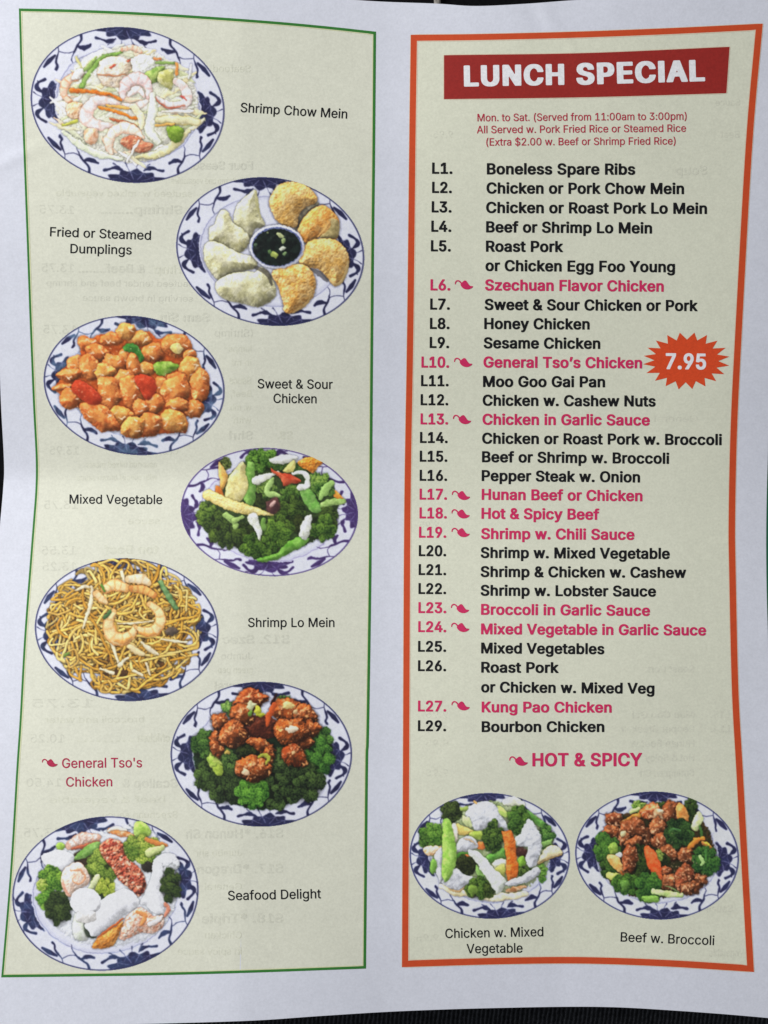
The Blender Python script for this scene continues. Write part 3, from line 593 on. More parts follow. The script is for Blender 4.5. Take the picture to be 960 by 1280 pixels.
        a0 = np.clip((.86 - d0) * 8, 0, 1); self.lay(s, a0, np.broadcast_to(dk * .62, X.shape + (3,)), idn)
        wob = 3.4 * (fbm(X * .32, Y * .32, sd + 7, 3) - .5)
        w = worley(X * .52 / bud, Y * .52 / bud, sd + 1); big = fbm(X * .12, Y * .12, sd + 3)
        self.rs.shuffle(spots); spots.sort(key=lambda q: -abs(q[0]) * .3 - abs(q[1]))
        for (ax, ay) in spots:
            px, py = self.p([[cx + ax * math.cos(r) - ay * math.sin(r), cy + ax * math.sin(r) + ay * math.cos(r)]])[0]
            R = rr * k * self.rs.uniform(.78, 1.12); e = self.rs.uniform(.8, 1.1)
            dx, dy = (X - px) / e, Y - py
            d = np.hypot(dx, dy) - R + wob
            if not (d < 0).any(): continue
            t = np.clip((d + R) / R, 0, 1)
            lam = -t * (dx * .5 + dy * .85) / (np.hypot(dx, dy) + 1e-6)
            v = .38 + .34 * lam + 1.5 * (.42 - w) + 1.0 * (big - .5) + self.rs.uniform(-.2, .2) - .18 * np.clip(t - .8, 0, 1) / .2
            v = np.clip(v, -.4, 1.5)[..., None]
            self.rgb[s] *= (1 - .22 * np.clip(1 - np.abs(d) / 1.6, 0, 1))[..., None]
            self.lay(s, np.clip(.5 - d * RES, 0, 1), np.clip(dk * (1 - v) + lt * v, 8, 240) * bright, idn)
    def sparkle(self, region, n, col, size=(1.2, 3.2), name=None):
        """short glints of gravy / fat inside an outline"""
        P = self.p(region); lo, hi = P.min(0), P.max(0); k = 0
        ox, oy, z = self.zoom
        while k < n:
            c = np.array([self.rs.uniform(lo[0], hi[0]), self.rs.uniform(lo[1], hi[1])]); 
            ins = False
            for (ax, ay), (bx, by) in zip(P, np.roll(P, -1, 0)):
                if (ay > c[1]) != (by > c[1]) and c[0] < (bx - ax) * (c[1] - ay) / (by - ay + 1e-9) + ax: ins = not ins
            if not ins: continue
            an = self.rs.uniform(0, 3.14); L = self.rs.uniform(*size)
            v = np.array([math.cos(an), math.sin(an)]) * L / 2
            pts = (np.array([c - v, c + v * .2 + v[::-1] * .2, c + v]) - [ox, oy]) * z
            self.stroke(pts, [1.4 * z * .3, 1.0 * z, 1.2 * z * .3], col, amt=0, shadow=0, n=5, alpha=self.rs.uniform(.35, .85)); k += 1
    # --- blue rim
    def rim(self, rot=0, navy=(36, 36, 68), teal=(62, 86, 124), inner=.735, turn=1.0, edge=(40, 42, 78), seed=1, mix=0.25):
        i = self.newid('rim_pattern')
        nv = np.array(navy, float); tl = np.array(teal, float)
        full = (slice(0, self.H), slice(0, self.W)); scale = (self.a + self.b) / 2
        cn = self.tex(full, nv, .18, .12, seed, nv * (1 - mix) + tl * mix)
        px = (self.rho - 1) * scale
        well = np.clip(1 - np.abs((self.rho - inner) * scale) / .8, 0, 1)
        self.rgb *= (1 - .06 * np.clip(1 - np.abs((self.rho - inner) * scale + 2) / 4, 0, 1))[..., None]
        self.lay(full, well * .55, cn * 1.5, i)
        def st(pts, w, a=1.0):
            P = crom(np.asarray([self.q(f + rot, r) for f, r in pts]), 4 * len(pts) + 4)
            ww = np.interp(np.linspace(0, 1, len(P)), np.linspace(0, 1, len(w)), w)
            s = self.box(P, max(w) + 2); d, T, C = self.sd_stroke(P, ww, s)
            self.lay(s, np.clip(.5 - d * 1.3, 0, 1) * a, cn[s], i)
        def lotus(f0, base, sgn, sz=1.0):
            # fan of petals with pale veins, feelers beyond
            f = (self.phi - f0 - rot + 180) % 360 - 180
            t = np.radians(f) * base; r = (self.rho - base) * sgn
            n = (np.abs(t / (.32 * sz)) ** 1.45 + np.abs(r / (.175 * sz)) ** 1.45) ** (1 / 1.45)
            pet = .22 * np.abs(np.cos(np.arctan2(r / .165, t / .30) * 4.5)) ** 2
            m = (np.clip((1.10 - pet - n) * 14, 0, 1)) * (r > -.012) * (np.abs(f) < 40)
            ang = np.arctan2(r / .165, t / .30)
            vein = (np.abs(np.sin(ang * 4.5)) < .13 + .1 * (n < .6)) & (n > .22) & (n < 1.0)
            vein2 = (np.abs(n - .60 - .16 * np.abs(np.cos(ang * 4.5))) < .03)
            self.lay(full, m, cn, i)
            self.lay(full, np.clip(m * (vein * .5 + vein2 * .3), 0, .6), np.broadcast_to(np.array((150, 150, 190.)), self.rgb.shape), None)
            for k, (df, L) in enumerate([(-9, .055), (-3, .075), (4, .07), (10, .05)]):
                b = base + sgn * .14 * sz; e = base + sgn * (.17 + L) * sz
                st([(f0 + df * .8, b), (f0 + df, (b + e) / 2), (f0 + df * 1.5, e)], [.35, .3, .8], .9)
        lotus(-92, .985, -1, .92); lotus(85, .985, -1, .95); lotus(2, inner + .03, 1, .84); lotus(178, inner + .03, 1, .84)
        for F in (-92, 85):                       # knobbed leaves on both sides of the big flowers
            for s in (-1, 1): st([(F + 20 * s, .89), (F + 17 * s, .86), (F + 13 * s, .825), (F + 7 * s, .845)], [1.9, 1.2, 3.0, .5])
        for F in (2, 178):
            for s in (-1, 1): st([(F + 6 * s, .87), (F + 10 * s, .945), (F + 14 * s, .935), (F + 18 * s, .885)], [.5, 3.1, 1.4, 1.9])
        for F, s in ((-92, 1), (-92, -1), (85, 1), (85, -1)):      # two leaves on a thin forked vine
            g = lambda o, r: (F + s * o, r)
            st([g(28, .975), g(30, .92), g(36.5, .868), g(44, .80), g(47, .745)], [1.8, 1.2, 1.4, .6, .4])
            st([g(35, .875), g(31, .825), g(26, .83)], [1.3, 3.0, 1.4])
            st([g(63, .95), g(57, .942), g(51.5, .935)], [1.5, 3.1, 1.5])
            st([g(45, .985), g(48, .935), g(55, .885), g(58, .84), g(61, .83)], [.4, .6, 1.4, 1.2, 1.7])
            st([g(47, .935), g(44, .87), g(39, .845)], [.5, .45, .5])
        line = np.clip(1.25 - np.abs(px + 1.4) * .95, 0, 1)
        ec = np.empty_like(self.rgb); ec[:] = edge
        self.lay(full, line, ec, i)
    # --- to meshes
    def build(self, name, label, parent, up):
        x, y = self.X.ravel(), self.Y.ravel()
        co = lift(x, y, up)
        # nothing on a plate is a clean curve: let every outline wander a little
        w = np.clip((.95 - self.rho) / .14, 0, 1)
        n = lambda f, k: fbm(self.X * f, self.Y * f, k + self.seed, 2) - .5
        wx = w * RES * (self.wander * 3.6 * n(.11, 301) + 1.5 * n(.36, 311)); wy = w * RES * (self.wander * 3.6 * n(.11, 321) + 1.5 * n(.36, 331))
        jj, ii_ = np.meshgrid(np.arange(self.H), np.arange(self.W), indexing='ij')
        sx = np.clip(ii_ + wx, 0, self.W - 1.01); sy = np.clip(jj + wy, 0, self.H - 1.01)
        xi = sx.astype(int); yi = sy.astype(int); fx = (sx - xi)[..., None]; fy = (sy - yi)[..., None]
        R = self.rgb
        self.rgb = (R[yi, xi] * (1 - fx) + R[yi, xi + 1] * fx) * (1 - fy) + (R[yi + 1, xi] * (1 - fx) + R[yi + 1, xi + 1] * fx) * fy
        self.id = self.id[np.round(sy).astype(int), np.round(sx).astype(int)]
        r = self.rgb
        q = r.copy(); q[1:-1] = (r[:-2] + 2 * r[1:-1] + r[2:]) / 4; r = q.copy(); r[:, 1:-1] = (q[:, :-2] + 2 * q[:, 1:-1] + q[:, 2:]) / 4
        food = ((self.id > 1) * 1.0)[..., None]
        mott = 1 + food * .12 * (fbm(self.X * .55, self.Y * .55, 71 + self.seed, 3)[..., None] - .5)
        gray = r.mean(-1, keepdims=True); r = gray + (r - gray) * (1 - .06 * food)
        r = r * mott; r = r * (1 - food) + food * (r + .16 * (r - 118) * (1 - np.abs(r - 128) / 128)); self.rgb = np.clip(r, 0, 255)
        noise = 1 + .05 * (np.random.RandomState(3).rand(self.H, self.W, 1) - .5)
        v = np.clip(to_lin(np.clip(self.rgb * noise, 0, 255) / 255.0) / self.light, .004, .93).reshape(-1, 3)
        cr = self.rho[:-1, :-1]; cr = np.maximum.reduce([self.rho[:-1, :-1], self.rho[1:, :-1], self.rho[:-1, 1:], self.rho[1:, 1:]])
        keep = cr <= 1.0
        W = self.W
        ii = (np.arange(self.H - 1)[:, None] * W + np.arange(W - 1)[None])
        fid = self.id[:-1, :-1].copy()
        for k in range(1, len(self.names)):                 # scraps of a buried piece belong to the plate
            m = (fid == k) & keep
            if 0 < m.sum() < 30: fid[m] = 0
        def emit(nm, sel, par):
            a = ii[sel]
            if len(a) == 0: return None
            f = np.stack([a, a + W, a + W + 1, a + 1], -1)
            u, inv = np.unique(f, return_inverse=True)
            return mesh_obj(nm, co[u], inv.reshape(-1, 4), M_PRINT, par, v[u])
        root = emit(name, keep & (fid == 0), parent)
        root['label'] = label
        by = {}
        for k in range(1, len(self.names)):
            emit(self.names[k], keep & (fid == k), root)
        return root
# ------------------------------------------------------------------ the table
def cloth_material(name, col, wave=None):
    m, nt, b = new_mat(name)
    n = grain(nt, 900, 4, .7)
    f = ramp(nt, n.outputs['Fac'], .5, 1.5)
    if wave:
        tc = nt.nodes.new('ShaderNodeNewGeometry')
        w = nt.nodes.new('ShaderNodeTexWave'); w.inputs['Scale'].default_value = wave
        w.inputs['Distortion'].default_value = 1.5; w.inputs['Detail'].default_value = 2; w.inputs['Detail Scale'].default_value = 2
        mp = nt.nodes.new('ShaderNodeMapping'); mp.inputs['Rotation'].default_value = (0, 0, .12)
        nt.links.new(tc.outputs['Position'], mp.inputs['Vector']); nt.links.new(mp.outputs['Vector'], w.inputs['Vector'])
        f = mul(nt, f, ramp(nt, w.outputs['Fac'], .35, 1.5, 0, 1))
        bp = nt.nodes.new('ShaderNodeBump'); bp.inputs['Distance'].default_value = .0006
        nt.links.new(w.outputs['Fac'], bp.inputs['Height']); nt.links.new(bp.outputs['Normal'], b.inputs['Normal'])
    nt.links.new(tint(nt, None, col, f), b.inputs['Base Color'])
    b.inputs['Roughness'].default_value = .9; b.inputs['Specular IOR Level'].default_value = .08
    return m
tag(mesh_obj('table', [(-.6, -.6, -.012), (.6, -.6, -.012), (.6, .6, -.012), (-.6, .6, -.012)], [(0, 1, 2, 3)],
             cloth_material('black_tabletop', (.004, .004, .0045)), smooth=False), kind='structure')

# dark ribbed cloth lying rumpled under the near edge of the menu
gx, gy = np.meshgrid(np.linspace(-.16, .16, 150), np.linspace(-.09, -.20, 70))
gz = -.0085 + .0018 * np.sin(gx * 95 + gy * 30) + .0022 * np.exp(-((gx - .022 - .25 * (gy + .14)) / .006) ** 2) \
     + .0016 * np.exp(-((gx - .048 - .5 * (gy + .14)) / .008) ** 2) - .0012 * np.exp(-((gx - .035) / .005) ** 2)
clo = mesh_obj('cloth', np.stack([gx.ravel(), gy.ravel(), gz.ravel()], -1), grid_faces(*gx.shape), cloth_material('ribbed_cloth', (.12, .12, .125), 260))
tag(clo, 'dark grey ribbed cloth rumpled under the bottom edge of the menu', 'cloth')
sm = clo.modifiers.new('thick', 'SOLIDIFY'); sm.thickness = .0012; sm.offset = -1

# a pale strap of unknown kind just showing beyond the top edge
sx = np.linspace(0, .06, 12)
sv = []
for t in sx:
    for dx, dz in ((-.0009, 0), (-.0004, .0007), (.0005, .0006), (.0010, 0)):
        sv.append((.0152 + dx - .03 * t, .136 + t, -.0105 + dz + .0012 * math.sin(t * 60)))
strip = mesh_obj('strip', sv, grid_faces(12, 4)[:, ::-1], cloth_material('pale_strip', (.30, .28, .25)))
tag(strip, 'thin pale strap poking out past the top edge of the menu', 'strip')

# ------------------------------------------------------------------ the menu
menu = bpy.data.objects.new('takeout_menu', None); COL.objects.link(menu)
tag(menu, 'folded paper takeout menu opened flat, showing dish pictures and a lunch special list', 'menu')

UP = dict(tint=.00002, ghost=.00004, frame=.00005, plate=.000065, text=.000085)

left_edge = crom([(-18, -28), (-12, 100), (-8, 200), (-4.5, 300), (-2.5, 400), (1, 500), (5, 578), (4, 610), (.5, 650), (-3, 690), (-8, 800), (-17, 960), (-25, 1090), (-36, 1284)], 420)
top_edge = crom([(-18, -28), (100, -24), (220, -18), (340, -9), (460, 1), (545, 4.5), (595, 7.5), (660, 4.5), (720, 0), (840, -7), (953, -14), (1100, -20)], 130)
bottom_edge = crom([(-36, 1284), (80, 1282), (160, 1280.5), (310, 1276), (400, 1270), (500, 1264), (620, 1260), (745, 1258.5), (840, 1263), (960, 1272.5), (1100, 1288)], 130)
right_edge = crom([(1100, -20), (1078, 250), (1066, 640), (1075, 900), (1100, 1288)], 420)
sheet = patch('paper_sheet', coons(top_edge, bottom_edge, left_edge, right_edge), 0, M_PAPER, menu)
# the back of the stock and its cut edges
g = coons(top_edge, bottom_edge, left_edge, right_edge); m_, n_ = g.shape[:2]
up3 = lift(g[..., 0].ravel(), g[..., 1].ravel(), -.00001); dn3 = lift(g[..., 0].ravel(), g[..., 1].ravel(), -.00015)
rim_i = np.concatenate([np.arange(n_), np.arange(1, m_) * n_ + n_ - 1, (m_ - 1) * n_ + np.arange(n_ - 2, -1, -1), np.arange(m_ - 2, 0, -1) * n_])
nx_i = np.roll(rim_i, -1); off = m_ * n_
mesh_obj('paper_underside', np.concatenate([up3, dn3]), np.concatenate([grid_faces(m_, n_)[:, ::-1] + off, np.stack([rim_i, nx_i, nx_i + off, rim_i + off], -1)]), M_PAPER, menu, smooth=False)

# --- picture panel: cream tint inside a thin green frame
gl = crom([(23.5, 10.5), (26, 100), (29.7, 200), (33.4, 300), (37, 400), (41, 500), (44.6, 572), (44.3, 610), (41.4, 650), (37.5, 700), (30, 800), (24.5, 900), (20.5, 960), (12.5, 1090), (1.5, 1221.7)], 420)
gt = crom([(23.5, 10.5), (100, 12.2), (200, 16.8), (320, 25), (400, 32), (470, 39.5)], 60)
gr = crom([(470, 39.5), (468.7, 200), (467.6, 300), (466.2, 450), (465, 620), (464, 740), (461.2, 920), (460, 960), (457.5, 1210.7)], 420)
gb = crom([(1.5, 1221.7), (100, 1220.5), (200, 1219), (320, 1215.7), (457.5, 1210.7)], 60)
C_GREEN, C_FRINGE = ink(48, 112, 44), np.array((.72, .73, .45))
qL = (gt, gb, gl, gr)
patch('cream_panel', coons(*qL), UP['tint'], stock_material('cream_tint_left', (.795, .795, .645), .035, .07), menu)
frame_mesh('green_border', qL, [0, (3.4, 3.3, 3.2, 2.6), (4.6, 4.4, 4.4, 4.2)], [C_GREEN, C_FRINGE], UP['frame'], menu)

# --- list panel: cream tint inside a broad orange frame
ol = crom([(513.5, 43.5), (511.6, 180), (509, 410), (505.4, 640), (503.7, 960), (502.5, 1209)], 420)
ot = crom([(513.5, 43.5), (600, 42.5), (722, 39.5), (840, 35), (953.5, 29.5)], 60)
orr = crom([(953.5, 29.5), (940.5, 180), (927, 420), (921.3, 540), (919, 650), (919.6, 710), (923, 860), (928.4, 960), (935.5, 1090), (942.5, 1215)], 420)
ob = crom([(502.5, 1209), (620, 1205.5), (725, 1204.5), (830, 1208), (942.5, 1215)], 60)
qR = (ot, ob, ol, orr)
patch('cream_panel', coons(*qR), UP['tint'], stock_material('cream_tint_right', (.792, .797, .628), .035, .07), menu)
C_ORANGE, C_PEACH = ink(170, 63, 30, DIM), np.array((.78, .66, .49))
frame_mesh('orange_border', qR, [-.7, 0, (7.6, 8.2, 8.2, 7.8), (8.8, 9.3, 9.4, 9)], [C_PEACH, C_ORANGE, C_PEACH], UP['frame'], menu)

# --- the next panel only starts inside the picture
nl = crom([(978, 28), (970, 250), (961.5, 520), (958.4, 620), (957.8, 700), (959.8, 790), (966, 950), (985, 1216)], 300)
nt_ = crom([(978, 28), (1088, 16)], 30); nr_ = crom([(1088, 16), (1062, 640), (1088, 1226)], 300); nb = crom([(985, 1216), (1088, 1226)], 30)
qN = (nt_, nb, nl, nr_)
patch('cream_panel', coons(*qN), UP['tint'], M_CREAM, menu)
frame_mesh('green_border', qN, [0, 3.4, 4.4], [ink(30, 90, 62), C_FRINGE], UP['frame'], menu)

# --- banner
bt = crom([(555, 69), (735, 66.2), (912, 58.5)], 40); bb = crom([(555, 124), (735, 121.5), (908, 116.5)], 40)
bl = crom([(555, 69), (555, 124)], 10); br = crom([(912, 58.5), (908, 116.5)], 10)
frame_mesh('banner', (bt, bb, bl, br), [-1, .2], [C_PEACH], UP['frame'] + .000006, menu)
ban = patch('banner', coons(bt, bb, bl, br), UP['plate'], flat_ink('banner_red', (128, 33, 28)), menu)
ban['label'] = 'dark red banner with white capitals'
print_text('banner_lettering', [('LUNCH', 580, 107.2, 705.5, 105.0, 24.2, 'black'), ('SPECIAL', 720.5, 105.0, 881.5, 100.4, 24.8, 'black')], flat_ink('white_lettering', (206, 204, 222)), UP['text'], ban)

# --- red opening lines
RED = flat_ink('crimson_text', (150, 36, 56))
nt0 = print_text('serving_note', [('Mon. to Sat. (Served from 11:00am to 3:00pm)', 596.8, 151.6, 858.3, 149.6, 9.2, 'caption'),
                                 ('All Served w. Pork Fried Rice or Steamed Rice', 596, 166.6, 857.5, 164.6, 9.2, 'caption'),
                                 ('(Extra $2.00 w. Beef or Shrimp Fried Rice)', 607.8, 182.0, 844.5, 180.6, 9.2, 'caption')], RED, UP['text'], menu)

# --- the list
BLACK = flat_ink('black_text', (12, 12, 15)); PINK = flat_ink('pink_text', (172, 36, 78))
def chili(x, y, parent, mat=None, k=1.0):
    """little pepper with a curled stem, (x, y) its top left"""
    body = np.array([(27, 21), (36, 9), (47, 1), (55, 2), (62, 11), (69, 21), (78, 29), (90, 29), (84, 38), (68, 45), (50, 44), (36, 36)], float) / 4 * k + (x, y)
    c = crom(np.array([(1, 20), (3, 9), (11, 2), (21, 4), (29, 12), (36, 22)], float) / 4 * k + (x, y), 12)
    w = np.interp(np.linspace(0, 1, 12), [0, .2, 1], [.55, .8, .9]) * k
    tg = np.gradient(c, axis=0); tg /= np.hypot(*tg.T)[:, None]; nr = np.stack([-tg[:, 1], tg[:, 0]], -1)
    V = np.concatenate([c + nr * w[:, None], c - nr * w[:, None]])
    F = [(i, i + 1, 13 + i, 12 + i) for i in range(11)]
    p = crom(body, 40, True)[:-1]; cc = p.mean(0); b0 = len(V); m = len(p)
    V = np.concatenate([V, p, (p + cc) / 2, cc[None]])
    for i in range(m):
        j = (i + 1) % m
        F.append((b0 + j, b0 + i, b0 + m + i, b0 + m + j)); F.append((b0 + m + j, b0 + m + i, b0 + 2 * m))
    z = np.full(len(V), UP['text']); z[b0:] += .000008
    o = mesh_obj('chili_mark', lift(V[:, 0], V[:, 1], z), F, mat or PINK, parent)
    return o

K = 'k'; P_ = 'p'
ITEMS = [
 ('L1.', 540, 216.7, 565.5, 'Boneless Spare Ribs', 608.5, 217.5, 794, 218, K, None),
 ('L2.', 540, 240.7, 564.7, 'Chicken or Pork Chow Mein', 608, 241.5, 855, 242.2, K, None),
 ('L3.', 539.5, 265, 564.3, 'Chicken or Roast Pork Lo Mein', 607.5, 265.8, 883.7, 267, K, None),
 ('L4.', 539, 289.2, 564, 'Beef or Shrimp Lo Mein', 607.5, 290, 815, 291.5, K, None),
 ('L5.', 538.5, 313.7, 563.4, 'Roast Pork', 607.3, 314.2, 703.8, 314.7, K, ('or Chicken Egg Foo Young', 606.7, 338.3, 843.7, 340)),
 ('L6.', 538, 362.5, 562.8, 'Szechuan Flavor Chicken', 606.2, 362.6, 829.6, 364.2, P_, (568.8, 350.4)),
 ('L7.', 537.6, 386.5, 562.2, 'Sweet & Sour Chicken or Pork', 605.7, 387, 872, 388.5, K, None),
 ('L8.', 537.3, 410.7, 561.8, 'Honey Chicken', 605.2, 410.8, 737, 411.5, K, None),
 ('L9.', 537, 434.5, 561.3, 'Sesame Chicken', 604.5, 435, 750.3, 435.7, K, None),
 ('L10.', 526.7, 459, 561.2, 'General Tso’s Chicken', 604.2, 459, 802.6, 460, P_, (567.8, 447.4)),
 ('L11.', 526.2, 482.2, 560.6, 'Moo Goo Gai Pan', 603.7, 483.2, 756.3, 483.7, K, None),
 ('L12.', 525.7, 506, 560.2, 'Chicken w. Cashew Nuts', 603.2, 506.7, 819.5, 507.8, K, None),
 ('L13.', 525.6, 530, 560, 'Chicken in Garlic Sauce', 603, 530.5, 812.2, 531.5, P_, (566.4, 518.7)),
 ('L14.', 524.9, 553.2, 559.5, 'Chicken or Roast Pork w. Broccoli', 602.5, 554.2, 902.3, 556, K, None),
 ('L15.', 524.6, 576.6, 559.1, 'Beef or Shrimp w. Broccoli', 602.4, 577.3, 836.5, 579.4, K, None),
 ('L16.', 524.5, 600.5, 558.8, 'Pepper Steak w. Onion', 602, 600.8, 800, 602.7, K, None),
 ('L17.', 524.4, 624, 558.6, 'Hunan Beef or Chicken', 602, 624.3, 803, 626.2, P_, (565, 613.6)),
 ('L18.', 524.3, 647.5, 558.4, 'Hot & Spicy Beef', 601.7, 648, 749, 649.4, P_, (564.6, 636.7)),
 ('L19.', 523.7, 671.6, 557.7, 'Shrimp w. Chili Sauce', 601.3, 673.3, 793, 674.5, P_, (564.6, 660.0)),
 ('L20.', 523.4, 694.7, 557.6, 'Shrimp w. Mixed Vegetable', 600.8, 697, 837.2, 698.3, K, None),
 ('L21.', 523.2, 718.3, 557.6, 'Shrimp & Chicken w. Cashew', 600.7, 720.8, 857.6, 722, K, None),
 ('L22.', 523, 742, 557.6, 'Shrimp w. Lobster Sauce', 600.7, 744.2, 820, 745.4, K, None),
 ('L23.', 522.9, 765.8, 557.8, 'Broccoli in Garlic Sauce', 601.2, 768, 812.5, 769.5, P_, (563.9, 755.0)),
 ('L24.', 522.7, 789.6, 557.8, 'Mixed Vegetable in Garlic Sauce', 601.2, 792.4, 882.6, 794, P_, (564.2, 778.6)),
 ('L25.', 522.5, 814.2, 557.6, 'Mixed Vegetables', 601.3, 816.3, 755.4, 817.4, K, None),
 ('L26.', 522.4, 838.4, 557.6, 'Roast Pork', 601.4, 840.3, 698.3, 840.8, K, ('or Chicken w. Mixed Veg', 601.3, 865, 818, 866.8)),
 ('L27.', 522.4, 888.8, 557.8, 'Kung Pao Chicken', 602, 890, 764.6, 890.4, P_, (564.6, 876.6)),
 ('L29.', 522.3, 913.4, 557.6, 'Bourbon Chicken', 602, 914.6, 755.4, 914.6, K, None),
]
for num, nx0, ny, nx1, nm, x0, y0, x1, y1, c, extra in ITEMS:
    mat = BLACK if c == K else PINK
    cap = 13.1 - .5 * (y0 - 217) / 700
    it = print_text('item_number', [(num, nx0, ny, nx1, ny + .2, cap, 'bold')], mat, UP['text'], menu)
    if c == P_: it['label'] = 'pink item number with a chili mark'
    lines = [(nm, x0, y0, x1, y1, cap, 'bold')]
    if c == K and extra: lines.append(extra + (cap, 'bold'))
    print_text('dish_name', lines, mat, UP['text'], it)
    if c == P_: chili(extra[0], extra[1], it)
hs = print_text('spice_key', [('HOT & SPICY', 665.4, 957.4, 802.6, 957.2, 15.6, 'bold')], PINK, UP['text'], menu)
chili(636.8, 945.6, hs, k=1.02)

# --- price burst
tips = [(767, 263), (748, 219), (707, 183), (655, 155), (592, 143), (519, 143), (456, 155), (399, 182), (357, 218), (338, 259), (335, 301), (352, 345), (395, 384), (448, 411), (513, 427), (581, 425), (647, 412), (701, 386), (742, 351), (766, 308)]
tips = np.array(tips, float) / 4 + (720, 380)
ctr = np.array([858, 451.2]); star = []
for i, t in enumerate(tips):
    n = tips[(i + 1) % len(tips)]; star.append(t)
    mid = (t + n) / 2; star.append(ctr + (mid - ctr) * (.745 if abs(mid[0] - ctr[0]) > 26 else .755))
burst = fan('price_burst', star, flat_ink('burst_orange', (182, 62, 28)), UP['plate'], menu)
burst['label'] = 'orange-red starburst printed with 7.95'
print_text('price', [('7.95', 832, 460.7, 882.6, 461.3, 18.6, 'bold')], flat_ink('pale_lettering', (226, 196, 196)), UP['text'], burst)

# --- captions
BODY = flat_ink('caption_text', (14, 14, 17), .2); CRIM = flat_ink('crimson_caption', (165, 36, 70), .2, ILLUM)
W_ = 'caption'
CAPTIONS = [
 ([('Shrimp Chow Mein', 300.4, 139.9, 433.6, 148.2, 11.6, W_)], BODY),
 ([('Fried or Steamed', 62.3, 295.2, 188.4, 299.8, 11.4, W_), ('Dumplings', 87.8, 316.3, 164.4, 318.0, 11.4, W_)], BODY),
 ([('Sweet & Sour', 322, 485.3, 415.7, 486.1, 11.5, W_), ('Chicken', 341.7, 503.6, 395.6, 504.1, 11.5, W_)], BODY),
 ([('Mixed Vegetable', 86.8, 629.4, 202.7, 630.0, 11.2, W_)], BODY),
 ([('Shrimp Lo Mein', 310, 783.7, 418, 783.7, 11.4, W_)], BODY),
 ([("General Tso's", 77.5, 959.9, 177.5, 959.0, 11.9, W_), ('Chicken', 82.5, 983.2, 140.2, 982.8, 11.7, W_)], CRIM),
 ([('Seafood Delight', 285, 1125.3, 401.3, 1122.8, 11.7, W_)], BODY),
 ([('Chicken w. Mixed', 556.6, 1172.6, 679.2, 1170.2, 11.6, W_), ('Vegetable', 583.3, 1191.6, 653.2, 1190.6, 11.6, W_)], BODY),
 ([('Beef w. Broccoli', 775.6, 1176.8, 892.6, 1181.4, 11.6, W_)], BODY),
]
for lines, mat in CAPTIONS:
    cp = print_text('caption', lines, mat, UP['text'], menu)
    if mat is CRIM:
        cp['label'] = 'crimson caption with a chili mark'
        chili(52.6, 948.8, cp, CRIM, .86)

